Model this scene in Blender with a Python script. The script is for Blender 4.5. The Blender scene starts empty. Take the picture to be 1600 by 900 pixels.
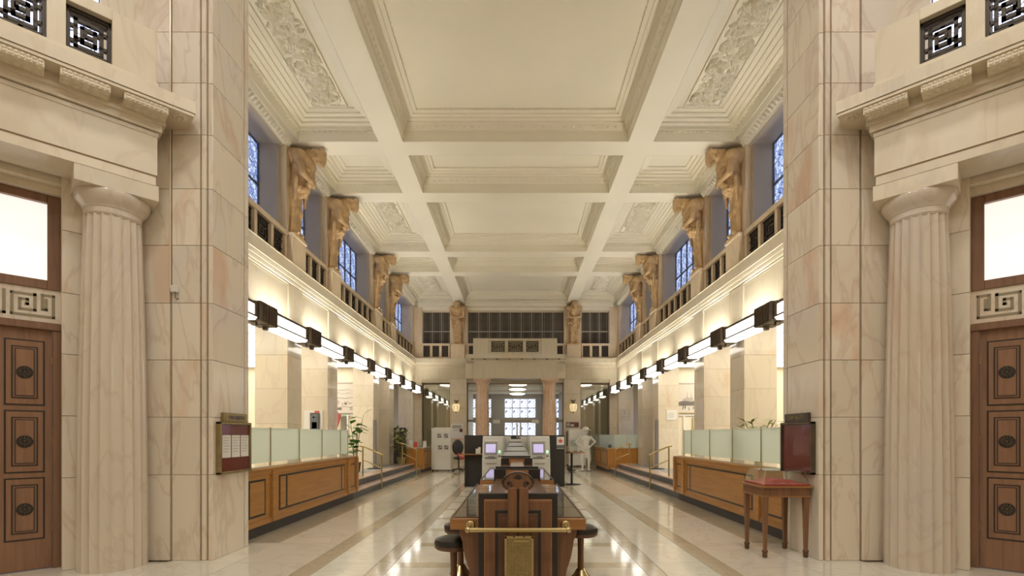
import bpy, bmesh, math, random
from mathutils import Matrix, Vector
R = math.radians
random.seed(7)
SC = bpy.context.scene
COL = SC.collection

# ------------------------------------------------------------------ camera
# photograph 1600x900, vanishing point of the hall at (806, 680), focal length 770 px
EYE = 1.5
cam_d = bpy.data.cameras.new('camera')
cam_d.sensor_width = 36.0
cam_d.lens = 770.0 / 1600.0 * 36.0
cam_d.shift_x = -6.0 / 1600.0
cam_d.shift_y = 230.0 / 1600.0
cam_d.clip_end = 200
cam = bpy.data.objects.new('camera', cam_d)
cam.location = (0, 0, EYE)
cam.rotation_euler = (R(90), 0, 0)
COL.objects.link(cam)
SC.camera = cam

# ------------------------------------------------------------------ world, exposure
w = bpy.data.worlds.new('dusk_sky'); SC.world = w
w.use_nodes = True
wb = w.node_tree.nodes['Background']
wb.inputs[0].default_value = (0.35, 0.45, 0.75, 1)
wb.inputs[1].default_value = 0.4
SC.view_settings.view_transform = 'Standard'
SC.view_settings.look = 'None'
SC.view_settings.gamma = 1.0
SC.view_settings.use_curve_mapping = False
SC.view_settings.exposure = 0.5
SC.cycles.max_bounces = 7; SC.cycles.diffuse_bounces = 5; SC.cycles.glossy_bounces = 4; SC.cycles.transmission_bounces = 4; SC.cycles.transparent_max_bounces = 8
SC.cycles.caustics_reflective = False; SC.cycles.caustics_refractive = False
LAMP_E = 3.7           # strength of the wall lamps' glass
TUBE_E = 44.0          # tubes in the open tops of the wall lamps
AISLE_E = 2.6          # luminous louvre ceilings over the counters
WIN_E = 0.85           # dusk light in the gallery windows
LOBBY_W = 74           # lobby ceiling lamps

def area_light(name, loc, size, watts, color, rot=(0, 0, 0), size_y=None):
    d = bpy.data.lights.new(name, 'AREA'); d.energy = watts; d.color = color
    d.shape = 'RECTANGLE' if size_y else 'DISK'; d.size = size
    if size_y: d.size_y = size_y
    o = bpy.data.objects.new(name, d); o.location = loc; o.rotation_euler = rot
    COL.objects.link(o); return o
# flush ceiling lamps of the entrance lobby (behind and above the camera)
for lx in (-2.6, 2.6):
    for ly in (-0.8, 2.6):
        area_light('lobby_ceiling_lamp', (lx, ly, 8.95), 1.0, LOBBY_W, (1.0, 0.98, 0.92))

# ------------------------------------------------------------------ materials
def new_mat(name):
    m = bpy.data.materials.new(name); m.use_nodes = True
    return m, m.node_tree.nodes, m.node_tree.links, m.node_tree.nodes['Principled BSDF']

def plain(name, col, rough=0.5, metal=0.0, noise=0.0, nscale=6.0, bump=0.0, spec=0.5, alpha=1.0, coat=0.0):
    m, N, L, b = new_mat(name)
    b.inputs['Base Color'].default_value = (*col, 1)
    b.inputs['Roughness'].default_value = rough
    b.inputs['Metallic'].default_value = metal
    b.inputs['Specular IOR Level'].default_value = spec
    b.inputs['Alpha'].default_value = alpha
    b.inputs['Coat Weight'].default_value = coat
    if noise or bump:
        g = N.new('ShaderNodeTexCoord')
        n = N.new('ShaderNodeTexNoise'); n.inputs['Scale'].default_value = nscale
        n.inputs['Detail'].default_value = 5
        L.new(g.outputs['Object'], n.inputs['Vector'])
        if noise:
            r = N.new('ShaderNodeMapRange')
            r.inputs['From Min'].default_value = 0.3; r.inputs['From Max'].default_value = 0.7
            r.inputs['To Min'].default_value = 1 - noise; r.inputs['To Max'].default_value = 1 + noise
            L.new(n.outputs['Fac'], r.inputs['Value'])
            hs = N.new('ShaderNodeHueSaturation'); hs.inputs['Color'].default_value = (*col, 1)
            L.new(r.outputs['Result'], hs.inputs['Value'])
            L.new(hs.outputs['Color'], b.inputs['Base Color'])
        if bump:
            bp = N.new('ShaderNodeBump'); bp.inputs['Strength'].default_value = bump
            bp.inputs['Distance'].default_value = 0.02
            L.new(n.outputs['Fac'], bp.inputs['Height']); L.new(bp.outputs['Normal'], b.inputs['Normal'])
    return m

def marble(name, base, warm, cool, vein, rough=0.2, scale=0.9, vein_amt=0.5, spread=0.06, spec=0.5):
    """polished marble: cloudy base with warm blotches, cool clouds and thin veins; every slab gets its own offset"""
    m, N, L, b = new_mat(name)
    geo = N.new('ShaderNodeNewGeometry'); oi = N.new('ShaderNodeObjectInfo')
    off = N.new('ShaderNodeVectorMath'); off.operation = 'SCALE'
    off.inputs[0].default_value = (17.3, 31.7, 11.1); L.new(oi.outputs['Random'], off.inputs['Scale'])
    add = N.new('ShaderNodeVectorMath'); L.new(geo.outputs['Position'], add.inputs[0]); L.new(off.outputs[0], add.inputs[1])
    mp = N.new('ShaderNodeMapping'); mp.inputs['Rotation'].default_value = (0.4, 0.7, 0.5)
    mp.inputs['Scale'].default_value = (1.5, 1.5, 0.5); L.new(add.outputs[0], mp.inputs['Vector'])
    n1 = N.new('ShaderNodeTexNoise'); n1.inputs['Scale'].default_value = scale; n1.inputs['Detail'].default_value = 5
    n1.inputs['Distortion'].default_value = 1.3; L.new(mp.outputs[0], n1.inputs['Vector'])
    r1 = N.new('ShaderNodeValToRGB'); cr = r1.color_ramp
    cr.elements[0].position = 0.30; cr.elements[0].color = (*cool, 1)
    cr.elements[1].position = 0.71; cr.elements[1].color = (*warm, 1)
    e = cr.elements.new(0.42); e.color = (*base, 1)
    e = cr.elements.new(0.585); e.color = (*base, 1)
    L.new(n1.outputs['Fac'], r1.inputs['Fac'])
    n2 = N.new('ShaderNodeTexNoise'); n2.inputs['Scale'].default_value = scale * 1.2; n2.inputs['Detail'].default_value = 7
    n2.inputs['Distortion'].default_value = 2.2; L.new(mp.outputs[0], n2.inputs['Vector'])
    r2 = N.new('ShaderNodeValToRGB'); c2 = r2.color_ramp
    c2.elements[0].position = 0.462; c2.elements[0].color = (0, 0, 0, 1)
    c2.elements[1].position = 0.538; c2.elements[1].color = (0, 0, 0, 1)
    e = c2.elements.new(0.5); e.color = (vein_amt,) * 3 + (1,)
    L.new(n2.outputs['Fac'], r2.inputs['Fac'])
    mx = N.new('ShaderNodeMix'); mx.data_type = 'RGBA'
    L.new(r2.outputs['Color'], mx.inputs[0]); L.new(r1.outputs['Color'], mx.inputs[6]); mx.inputs[7].default_value = (*vein, 1)
    hs = N.new('ShaderNodeHueSaturation'); mr = N.new('ShaderNodeMapRange')
    mr.inputs['To Min'].default_value = 1 - spread; mr.inputs['To Max'].default_value = 1 + spread
    L.new(oi.outputs['Random'], mr.inputs['Value']); L.new(mr.outputs['Result'], hs.inputs['Value'])
    L.new(mx.outputs[2], hs.inputs['Color']); L.new(hs.outputs['Color'], b.inputs['Base Color'])
    b.inputs['Roughness'].default_value = rough; b.inputs['Specular IOR Level'].default_value = spec
    return m

def wood(name, dark, light, rough=0.35, axis='Z', scale=1.0):
    m, N, L, b = new_mat(name)
    tc = N.new('ShaderNodeTexCoord'); mp = N.new('ShaderNodeMapping'); oi = N.new('ShaderNodeObjectInfo')
    s = {'Z': (14, 14, 0.9), 'Y': (14, 0.9, 14), 'X': (0.9, 14, 14)}[axis]
    mp.inputs['Scale'].default_value = tuple(v * scale for v in s)
    off = N.new('ShaderNodeVectorMath'); off.operation = 'SCALE'; off.inputs[0].default_value = (3, 5, 7)
    L.new(oi.outputs['Random'], off.inputs['Scale']); L.new(off.outputs[0], mp.inputs['Location'])
    L.new(tc.outputs['Object'], mp.inputs['Vector'])
    n = N.new('ShaderNodeTexNoise'); n.inputs['Scale'].default_value = 1.6; n.inputs['Detail'].default_value = 6
    n.inputs['Distortion'].default_value = 0.6; L.new(mp.outputs[0], n.inputs['Vector'])
    r = N.new('ShaderNodeValToRGB'); r.color_ramp.elements[0].position = 0.3; r.color_ramp.elements[0].color = (*dark, 1)
    r.color_ramp.elements[1].position = 0.7; r.color_ramp.elements[1].color = (*light, 1)
    L.new(n.outputs['Fac'], r.inputs['Fac']); L.new(r.outputs['Color'], b.inputs['Base Color'])
    b.inputs['Roughness'].default_value = rough
    return m

def emit(name, col, strength):
    m, N, L, b = new_mat(name)
    b.inputs['Base Color'].default_value = (0.8, 0.8, 0.8, 1); b.inputs['Roughness'].default_value = 0.3
    b.inputs['Emission Color'].default_value = (*col, 1); b.inputs['Emission Strength'].default_value = strength
    return m

def leaded(name, ca, cb, strength, scale=3.0, lead=0.06):
    """daylit leaded glass: pale and deeper blue quarries between dark lead lines"""
    m, N, L, b = new_mat(name)
    tc = N.new('ShaderNodeTexCoord'); mp = N.new('ShaderNodeMapping')
    mp.inputs['Rotation'].default_value = (0, 0, 0); L.new(tc.outputs['Object'], mp.inputs['Vector'])
    vo = N.new('ShaderNodeTexVoronoi'); vo.feature = 'DISTANCE_TO_EDGE'; vo.inputs['Scale'].default_value = scale * 2.2
    L.new(mp.outputs[0], vo.inputs['Vector'])
    v2 = N.new('ShaderNodeTexVoronoi'); v2.inputs['Scale'].default_value = scale * 2.2; L.new(mp.outputs[0], v2.inputs['Vector'])
    r = N.new('ShaderNodeValToRGB'); r.color_ramp.elements[0].color = (*ca, 1); r.color_ramp.elements[1].color = (*cb, 1)
    sp = N.new('ShaderNodeSeparateColor'); L.new(v2.outputs['Color'], sp.inputs[0]); L.new(sp.outputs[0], r.inputs['Fac'])
    mr = N.new('ShaderNodeMapRange'); mr.inputs['From Min'].default_value = lead * 0.6; mr.inputs['From Max'].default_value = lead
    L.new(vo.outputs['Distance'], mr.inputs['Value'])
    mx = N.new('ShaderNodeMix'); mx.data_type = 'RGBA'; L.new(mr.outputs['Result'], mx.inputs[0])
    mx.inputs[6].default_value = (0.03, 0.04, 0.08, 1); L.new(r.outputs['Color'], mx.inputs[7])
    b.inputs['Base Color'].default_value = (0.06, 0.07, 0.1, 1); b.inputs['Roughness'].default_value = 0.15
    L.new(mx.outputs[2], b.inputs['Emission Color']); b.inputs['Emission Strength'].default_value = strength
    return m

def clear_glass(name, tint=(1, 1, 1), ior=1.5, extra=0.0, rough=0.02):
    m, N, L, b = new_mat(name)
    N.remove(b); out = N['Material Output']
    t = N.new('ShaderNodeBsdfTransparent'); t.inputs[0].default_value = (*tint, 1)
    g = N.new('ShaderNodeBsdfGlossy'); g.inputs['Roughness'].default_value = rough
    lw = N.new('ShaderNodeLayerWeight'); lw.inputs['Blend'].default_value = 0.5
    f = N.new('ShaderNodeMath'); f.operation = 'POWER'; f.inputs[1].default_value = 4.0; L.new(lw.outputs['Facing'], f.inputs[0])
    a = N.new('ShaderNodeMath'); a.operation = 'ADD'; a.inputs[1].default_value = extra + .05; a.use_clamp = True
    L.new(f.outputs[0], a.inputs[0])
    mx = N.new('ShaderNodeMixShader'); L.new(a.outputs[0], mx.inputs[0]); L.new(t.outputs[0], mx.inputs[1]); L.new(g.outputs[0], mx.inputs[2])
    L.new(mx.outputs[0], out.inputs['Surface'])
    return m

M = {}
M['pier'] = marble('marble_pier', (.75, .67, .55), (.70, .51, .37), (.71, .66, .59), (.50, .34, .25), 0.18, 0.7, 0.34, 0.07)
M['entab'] = marble('marble_entablature', (.72, .635, .49), (.68, .555, .40), (.66, .60, .49), (.52, .41, .29), 0.28, 0.5, 0.25, 0.04)
M['column'] = marble('marble_column', (.64, .56, .46), (.62, .49, .38), (.62, .55, .47), (.48, .37, .28), 0.14, 1.1, 0.3, 0.04)
M['wall'] = marble('marble_hall', (.68, .595, .46), (.66, .49, .33), (.66, .60, .50), (.50, .39, .28), 0.14, 0.6, 0.25, 0.04)
M['frieze'] = marble('marble_frieze', (.60, .53, .395), (.57, .48, .335), (.59, .54, .425), (.46, .38, .27), 0.16, 0.5, 0.25, 0.03)
M['endcol'] = marble('marble_pink_column', (.66, .46, .31), (.58, .36, .22), (.64, .48, .36), (.45, .27, .17), 0.15, 1.4, 0.5, 0.04)
M['core'] = plain('joint_brown', (.34, .25, .16), 0.9)  # brown core behind the slabs, showing in joints and grooves
M['floor'] = marble('marble_floor_cream', (.76, .72, .62), (.72, .66, .54), (.75, .72, .65), (.58, .53, .44), 0.09, 0.55, 0.4, 0.05, 0.75)
M['floor_dark'] = marble('marble_floor_beige', (.56, .48, .35), (.52, .43, .30), (.58, .51, .39), (.42, .35, .25), 0.09, 1.2, 0.4, 0.05, 0.75)
M['joint'] = plain('floor_joint', (.42, .36, .26), 0.5)
M['plaster'] = plain('ceiling_plaster', (.80, .745, .60), 0.6, noise=0.03, nscale=0.6)
M['relief'] = plain('relief_plaster', (.82, .765, .62), 0.65)
M['stone'] = plain('figure_stone', (.50, .335, .165), 0.6, noise=0.18, nscale=5, bump=0.15)
M['pedestal'] = marble('marble_pedestal', (.70, .57, .40), (.64, .47, .30), (.68, .57, .43), (.5, .36, .24), 0.25, 0.9, 0.35, 0.05)
M['counter'] = wood('wood_counter', (.34, .16, .038), (.45, .22, .058), 0.32, 'Y')
M['counter_x'] = wood('wood_counter_end', (.46, .20, .04), (.58, .265, .06), 0.32, 'Z')
M['desk'] = wood('wood_desk', (.155, .070, .034), (.235, .108, .050), 0.3, 'Z')
M['desk_dark'] = wood('wood_desk_panel', (.10, .045, .024), (.155, .07, .034), 0.3, 'Z')
M['desk_top'] = wood('wood_desk_edge', (.28, .125, .04), (.37, .17, .055), 0.3, 'X')
M['door'] = wood('wood_door', (.23, .118, .066), (.31, .165, .092), 0.4, 'Z')
M['door_frame'] = wood('wood_door_frame', (.19, .098, .055), (.26, .135, .075), 0.4, 'Z')
M['ebony'] = plain('ebony_inlay', (.022, .018, .015), 0.35)
M['black'] = plain('black_panel', (.022, .020, .018), 0.5)
M['leather'] = plain('black_leather', (.02, .017, .015), 0.3)
M['brass'] = plain('brass', (.54, .43, .22), 0.27, 1.0)
M['brass_old'] = plain('aged_brass', (.35, .28, .14), 0.38, 0.9, noise=0.15, nscale=9)
M['bronze'] = plain('dark_bronze', (.12, .09, .06), 0.42, 0.6, noise=0.2, nscale=9)
M['grille'] = plain('bronze_grille', (.050, .038, .028), 0.45, 0.5)
M['steel'] = plain('grey_steel', (.45, .45, .45), 0.3, 1.0)
M['lamp'] = emit('lamp_glass', (1.0, .96, .88), LAMP_E)
M['tube'] = emit('lamp_tube', (1.0, .96, .87), TUBE_E)
M['tray'] = emit('lamp_tray_glass', (1.0, .95, .85), LAMP_E * 0.9)
M['aisle'] = emit('luminous_ceiling', (1.0, .93, .80), AISLE_E)
M['disc'] = emit('disc_lamp_glass', (1.0, .93, .78), 6.0)
M['sconce'] = emit('sconce_glow', (1.0, .72, .30), 0.45)
M['transom'] = emit('transom_frosted_glass', (1.0, .96, .90), .58)
M['winblue'] = leaded('leaded_window_dusk', (.12, .20, .52), (.58, .70, 1.05), WIN_E, 4.6, 0.06)
M['winwhite'] = leaded('leaded_window_day', (.60, .66, .95), (.95, .98, 1.1), 1.25, 2.2, 0.045)
M['winlobby'] = leaded('leaded_window_lobby', (.50, .55, .85), (.85, .88, 1.05), 2.0, 3.0, 0.03)
M['reflpale'] = emit('glowing_reflection_pane', (.62, .68, 1.0), .55)  # glow standing in for a bluish window reflection
M['winframe'] = plain('window_frame_dark', (.10, .11, .14), 0.5)
M['darkpane'] = plain('dark_interior_pane', (.075, .060, .045), 0.2, noise=0.2, nscale=3)
M['lightbar'] = plain('pale_glazing_bar', (.36, .33, .27), 0.5)
def frosted(name, col):
    m, N, L, b = new_mat(name)
    b.inputs['Base Color'].default_value = (*col, 1); b.inputs['Roughness'].default_value = .2
    t = N.new('ShaderNodeBsdfTranslucent'); t.inputs[0].default_value = (*col, 1); tr = N.new('ShaderNodeBsdfTransparent')
    a = N.new('ShaderNodeMixShader'); a.inputs[0].default_value = .4; c = N.new('ShaderNodeMixShader'); c.inputs[0].default_value = .12
    L.new(b.outputs[0], a.inputs[1]); L.new(t.outputs[0], a.inputs[2]); L.new(a.outputs[0], c.inputs[1]); L.new(tr.outputs[0], c.inputs[2])
    L.new(c.outputs[0], N['Material Output'].inputs['Surface']); return m
M['frost'] = frosted('frosted_counter_glass', (.80, .86, .80))
M['glass'] = clear_glass('clear_glass', (.97, .99, .97))
M['mirror_glass'] = clear_glass('door_glass', (.86, .88, .82), 1.5, 0.16)
M['desk_glass'] = plain('desk_glass_top', (.055, .045, .032), 0.05, spec=0.9, coat=0.6)
M['painted_reflection_glass'] = plain('painted_reflection_glass', (.60, .63, .68), 0.08, alpha=0.85)  # bright window reflection painted in as a pale blue-grey base colour
M['white'] = plain('white_paint', (.72, .70, .65), 0.45)
M['plastic'] = plain('kiosk_plastic', (.60, .59, .54), 0.35)
M['plastic_dark'] = plain('kiosk_bezel', (.30, .29, .27), 0.4)
M['screen'] = emit('screen_violet', (.34, .28, .95), 0.36)
M['led'] = emit('green_indicator', (.18, 1.0, .55), .7)
M['paper'] = plain('paper_white', (.74, .72, .68), 0.6)
M['ink'] = plain('ink_grey', (.16, .14, .13), 0.7)
M['strip'] = plain('dim_beaded_strip', (.20, .175, .14), 0.6)
M['ink_pale'] = plain('ink_pale', (.42, .39, .35), 0.7)
M['print_bg'] = plain('print_paper', (.62, .57, .50), 0.6)
M['red'] = plain('signal_red', (.62, .05, .04), 0.45)
M['pink'] = plain('umbrella_pink', (.75, .16, .18), 0.6)
M['crimson'] = plain('crimson_board', (.16, .035, .025), 0.22, coat=0.5)
M['velvet'] = plain('red_velvet', (.42, .05, .045), 0.8)
M['leaf'] = plain('leaf_green', (.07, .20, .03), 0.45, noise=0.3, nscale=8)
M['leaf_dry'] = plain('leaf_olive', (.24, .26, .07), 0.55, noise=0.3, nscale=8)
M['stem'] = plain('plant_stem', (.20, .15, .06), 0.7)
M['pot'] = plain('dark_pot', (.035, .03, .028), 0.5)
M['pot_clay'] = plain('olive_pot', (.28, .24, .10), 0.5)
M['carpet'] = plain('grey_carpet', (.30, .29, .27), 0.95, noise=0.12, nscale=40)
M['riser'] = plain('blue_grey_riser', (.13, .145, .15), 0.6, noise=0.15, nscale=12)
M['tread'] = marble('pink_stone_tread', (.56, .42, .34), (.58, .34, .26), (.52, .43, .38), (.4, .28, .22), 0.25, 2.0, 0.4, 0.04)
M['toe'] = plain('dark_toe_kick', (.055, .052, .05), 0.5)
M['ctop'] = marble('counter_stone_top', (.55, .50, .40), (.5, .42, .3), (.58, .54, .46), (.4, .33, .25), 0.08, 1.5, 0.3, 0.03)
M['cover'] = plain('plain_cream_wall', (.76, .70, .56), 0.6)
M['greywall'] = plain('grey_room_wall', (.30, .28, .27), 0.6)
M['reveal'] = plain('grey_reveal', (.46, .39, .29), 0.5)  # grey-brown base colour of the gallery piers and window reveals
M['keyline'] = plain('olive_inlay', (.30, .25, .16), 0.5)

for k in ('winwhite', 'reflpale', 'screen', 'led', 'sconce'): M[k].cycles.emission_sampling = 'NONE'

# ------------------------------------------------------------------ mesh helpers
WLOC = {}
def wloc(o): return WLOC.get(o.name, Vector((0, 0, 0))) if o else Vector((0, 0, 0))

def tag(o, label=None, cat=None, group=None, kind=None):
    if label: o['label'] = label
    if cat: o['category'] = cat
    if group: o['group'] = group
    if kind: o['kind'] = kind
    return o

def thing(name, label, cat, loc=(0, 0, 0), group=None):
    o = bpy.data.objects.new(name, None); o.empty_display_size = 0.2
    COL.objects.link(o); o.location = loc; WLOC[o.name] = Vector(loc)
    return tag(o, label, cat, group)

def struct(name, loc=(0, 0, 0), label=None):
    o = bpy.data.objects.new(name, None); COL.objects.link(o); o.location = loc; WLOC[o.name] = Vector(loc)
    o['kind'] = 'structure'
    if label: o['label'] = label
    return o

class MB:
    def __init__(s, xf=None): s.v = []; s.f = []; s.sm = []; s.xf = xf
    def add(s, vs, fs, smooth=False):
        n = len(s.v); s.v += [tuple(v) for v in vs]
        for f in fs: s.f.append(tuple(i + n for i in f)); s.sm.append(smooth)
        return s
    def box(s, x0, x1, y0, y1, z0, z1):
        return s.add([(x0, y0, z0), (x1, y0, z0), (x1, y1, z0), (x0, y1, z0), (x0, y0, z1), (x1, y0, z1), (x1, y1, z1), (x0, y1, z1)],
                     [(0, 3, 2, 1), (4, 5, 6, 7), (0, 1, 5, 4), (1, 2, 6, 5), (2, 3, 7, 6), (3, 0, 4, 7)])
    def hexa(s, lo, hi):      # two quads of 4 points each
        return s.add(list(lo) + list(hi), [(0, 3, 2, 1), (4, 5, 6, 7), (0, 1, 5, 4), (1, 2, 6, 5), (2, 3, 7, 6), (3, 0, 4, 7)])
    def ext(s, pts, d, smooth=False):      # extrude a planar polygon of 3D points by vector d
        n = len(pts); d = Vector(d); p2 = [tuple(Vector(p) + d) for p in pts]
        return s.add(list(pts) + p2, [tuple(range(n - 1, -1, -1)), tuple(range(n, 2 * n))] + [(i, (i + 1) % n, n + (i + 1) % n, n + i) for i in range(n)], smooth)
    def lathe(s, prof, c=(0, 0, 0), n=24, mod=None, cap=True, a0=0.0, sx=1.0, sy=1.0):
        vs, fs = [], []
        for (r, z) in prof:
            for k in range(n):
                a = a0 + 2 * math.pi * k / n; rr = r * (mod(a, z) if mod else 1)
                vs.append((c[0] + sx * rr * math.cos(a), c[1] + sy * rr * math.sin(a), c[2] + z))
        for j in range(len(prof) - 1):
            for k in range(n):
                k2 = (k + 1) % n; fs.append((j * n + k, j * n + k2, (j + 1) * n + k2, (j + 1) * n + k))
        s.add(vs, fs, True)
        if cap:
            m = len(prof) - 1
            s.add(vs[:n], [tuple(range(n - 1, -1, -1))]); s.add(vs[m * n:], [tuple(range(n))])
        return s
    def tube(s, path, r, n=8, cap=True):
        P = [Vector(p) for p in path]; vs, fs = [], []
        rs = r if isinstance(r, (list, tuple)) else [r] * len(P)
        up = None
        for i, p in enumerate(P):
            t = (P[min(i + 1, len(P) - 1)] - P[max(i - 1, 0)]).normalized()
            if up is None: up = Vector((0, 0, 1)) if abs(t.z) < .9 else Vector((1, 0, 0))
            a = t.cross(up).normalized(); b = a.cross(t).normalized(); up = b
            for k in range(n):
                q = 2 * math.pi * k / n; vs.append(tuple(p + (a * math.cos(q) + b * math.sin(q)) * rs[i]))
        for j in range(len(P) - 1):
            for k in range(n):
                k2 = (k + 1) % n; fs.append((j * n + k, j * n + k2, (j + 1) * n + k2, (j + 1) * n + k))
        s.add(vs, fs, True)
        if cap: s.add(vs[:n], [tuple(range(n - 1, -1, -1))]); s.add(vs[-n:], [tuple(range(n))])
        return s
    def ball(s, c, r, n=14, m=9, mat=None):
        r = (r, r, r) if not isinstance(r, (tuple, list)) else r
        vs, fs = [], []
        for j in range(m + 1):
            ph = math.pi * j / m
            for k in range(n):
                a = 2 * math.pi * k / n
                q = Vector((r[0] * math.sin(ph) * math.cos(a), r[1] * math.sin(ph) * math.sin(a), r[2] * math.cos(ph)))
                if mat: q = mat @ q
                vs.append((c[0] + q.x, c[1] + q.y, c[2] + q.z))
        for j in range(m):
            for k in range(n):
                k2 = (k + 1) % n; fs.append((j * n + k, (j + 1) * n + k, (j + 1) * n + k2, j * n + k2))
        return s.add(vs, fs, True)
    def ring(s, x0, x1, y0, y1, prof, cap=False):   # rectangular moulding: profile of (inset, z)
        vs, fs = [], []
        for (i, z) in prof:
            vs += [(x0 + i, y0 + i, z), (x1 - i, y0 + i, z), (x1 - i, y1 - i, z), (x0 + i, y1 - i, z)]
        for j in range(len(prof) - 1):
            for k in range(4):
                k2 = (k + 1) % 4; fs.append((4 * j + k, 4 * j + k2, 4 * j + 4 + k2, 4 * j + 4 + k))
        if cap: b = 4 * (len(prof) - 1); fs.append((b, b + 1, b + 2, b + 3))
        return s.add(vs, fs)
    def data(s, name, m, bevel=0.0, off=Vector((0, 0, 0)), recalc=True):
        me = bpy.data.meshes.new(name)
        vs = [s.xf(*v) for v in s.v] if s.xf else s.v
        me.from_pydata([(v[0] - off.x, v[1] - off.y, v[2] - off.z) for v in vs], [], s.f)
        if any(s.sm): me.polygons.foreach_set('use_smooth', s.sm)
        bm = bmesh.new(); bm.from_mesh(me)
        if any(s.sm): bmesh.ops.remove_doubles(bm, verts=bm.verts, dist=1e-5)
        if recalc: bmesh.ops.recalc_face_normals(bm, faces=bm.faces)
        if bevel: bmesh.ops.bevel(bm, geom=[e for e in bm.edges if len(e.link_faces) == 2 and e.calc_face_angle(0) > 0.5], offset=bevel, segments=1, affect='EDGES', clamp_overlap=True)
        bm.to_mesh(me); bm.free()
        if any(s.sm): me.set_sharp_from_angle(angle=R(38))
        me.materials.append(m if not isinstance(m, str) else M[m])
        return me
    def build(s, name, m, parent=None, bevel=0.0, recalc=True):
        if parent is not None: off = wloc(parent)
        else:
            vs = [s.xf(*v) for v in s.v] if s.xf else s.v
            xs, ys, zs = zip(*vs)
            off = Vector(((min(xs) + max(xs)) / 2, (min(ys) + max(ys)) / 2, min(zs)))
        o = bpy.data.objects.new(name, s.data(name, m, bevel, off, recalc)); COL.objects.link(o)
        if parent is not None: o.parent = parent; WLOC[o.name] = off.copy()
        else: o.location = off; WLOC[o.name] = off.copy()
        return o

def bx(name, x0, x1, y0, y1, z0, z1, m, parent=None, bevel=0.0, xf=None):
    return MB(xf).box(x0, x1, y0, y1, z0, z1).build(name, m, parent, bevel)

CACHE = {}
def piece(name, size, centre, m, parent, bevel=0.004):
    """a box-shaped piece sharing its mesh with every other piece of the same size"""
    k = (name, tuple(round(a, 4) for a in size), m)
    if k not in CACHE:
        a, b, c = (q / 2 for q in size); CACHE[k] = MB().box(-a, a, -b, b, -c, c).data(name, m, bevel)
    o = bpy.data.objects.new(name, CACHE[k]); COL.objects.link(o); o.parent = parent
    o.location = Vector(centre) - wloc(parent); return o

def inst(name, me, loc, parent=None, rot=(0, 0, 0), scale=(1, 1, 1)):
    o = bpy.data.objects.new(name, me); COL.objects.link(o)
    if parent is not None: o.parent = parent; o.location = Vector(loc) - wloc(parent)
    else: o.location = loc
    o.rotation_euler = rot; o.scale = scale; return o

def copy_tree(o, parent=None):
    c = o.copy(); COL.objects.link(c); c.parent = parent
    for ch in list(o.children): copy_tree(ch, c)
    return c

def place(proto, first, loc, rz=0.0, label=None, group=None):
    o = proto if first else copy_tree(proto)
    o.location = loc; o.rotation_euler = (0, 0, rz)
    if label: o['label'] = label
    if group: o['group'] = group
    return o

def mirx(s): return (lambda x, y, z: (s * x, y, z))
SIDES = ((-1, 'left'), (1, 'right'))
ORD = ['nearest', 'second', 'third', 'fourth', 'fifth', 'sixth', 'seventh', 'eighth']

# ------------------------------------------------------------------ main dimensions (x right, y depth, z up; metres)
PX, PY0, PY1, PXO = 3.63, 5.89, 6.71, 4.57       # the two tall piers between lobby and hall
HX = 4.90                                         # face of the hall's side walls
JC = [10.92, 13.18, 17.30, 19.42]                 # pier / figure / beam axes
YE = 23.9                                         # end wall
ZG, ZB, ZC = 5.20, 7.85, 8.42                     # gallery floor, beam soffit, coffer panel
BAYS = [(6.74, 10.92, True), (10.92, 13.18, False), (13.18, 17.30, True), (17.30, 19.42, False), (19.42, 23.72, True)]
COURSE = [0, 1.026, 1.714, 2.40, 3.08, 3.77, 4.445, 5.09, 5.71, 6.32, 6.93, 7.55, 8.2, 9.0]
r2 = math.sqrt(0.5)
def lob(s): return lambda u, n, h: (s * (PXO + (u - n) * r2), PY0 - (u + n) * r2, h)

# ------------------------------------------------------------------ floor
floor = struct('floor', (0, 0, 0), 'polished cream marble floor with beige bands')
bx('floor_bed', -7.0, 7.0, -3.4, YE + .3, -0.2, -0.012, 'joint', floor)
GAP = 0.006
def tile(x0, x1, y0, y1, m): piece('floor_tile', (x1 - x0 - GAP, y1 - y0 - GAP, .03), ((x0 + x1) / 2, (y0 + y1) / 2, -.015), m, floor, 0.0)
pitch = 1.065; y = 2.6
while y < YE - .3:
    for s in (-1, 1):
        for (a, b, m) in ((1.42, 1.62, 'floor_dark'), (1.62, 2.2, 'floor'), (2.2, 2.43, 'floor_dark'), (2.43, 3.3, 'floor'), (3.3, 4.12, 'floor_dark' if y > 6.5 else 'floor')):
            tile(min(s * a, s * b), max(s * a, s * b), y, y + pitch, m)
        tile(min(s * .3, s * 1.42), max(s * .3, s * 1.42), y, y + .86, 'floor')
        tile(min(s * .3, s * 1.42), max(s * .3, s * 1.42), y + .86, y + pitch, 'floor_dark')
    y += pitch
for s in (-1, 1):
    for k in range(3): tile(min(s * 4.12, s * 6.6), max(s * 4.12, s * 6.6), 2.6 + k * pitch, 2.6 + (k + 1) * pitch, 'floor')

# ------------------------------------------------------------------ lobby enclosure
for s, nm in SIDES:
    bx('wall_lobby_side_' + nm, s * 6.41 - .15, s * 6.41 + .15, -3.2, 4.3, 0, 9, 'pier')['kind'] = 'structure'
bx('wall_lobby_back', -6.5, 6.5, -3.5, -3.2, 0, 9, 'pier')['kind'] = 'structure'
bx('ceiling_lobby', -6.6, 6.6, -3.5, 6.75, 9.0, 9.2, 'plaster')['kind'] = 'structure'
bx('wall_front', -3.75, 3.75, 6.45, 6.73, ZB, 9.0, 'plaster')['kind'] = 'structure'

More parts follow.
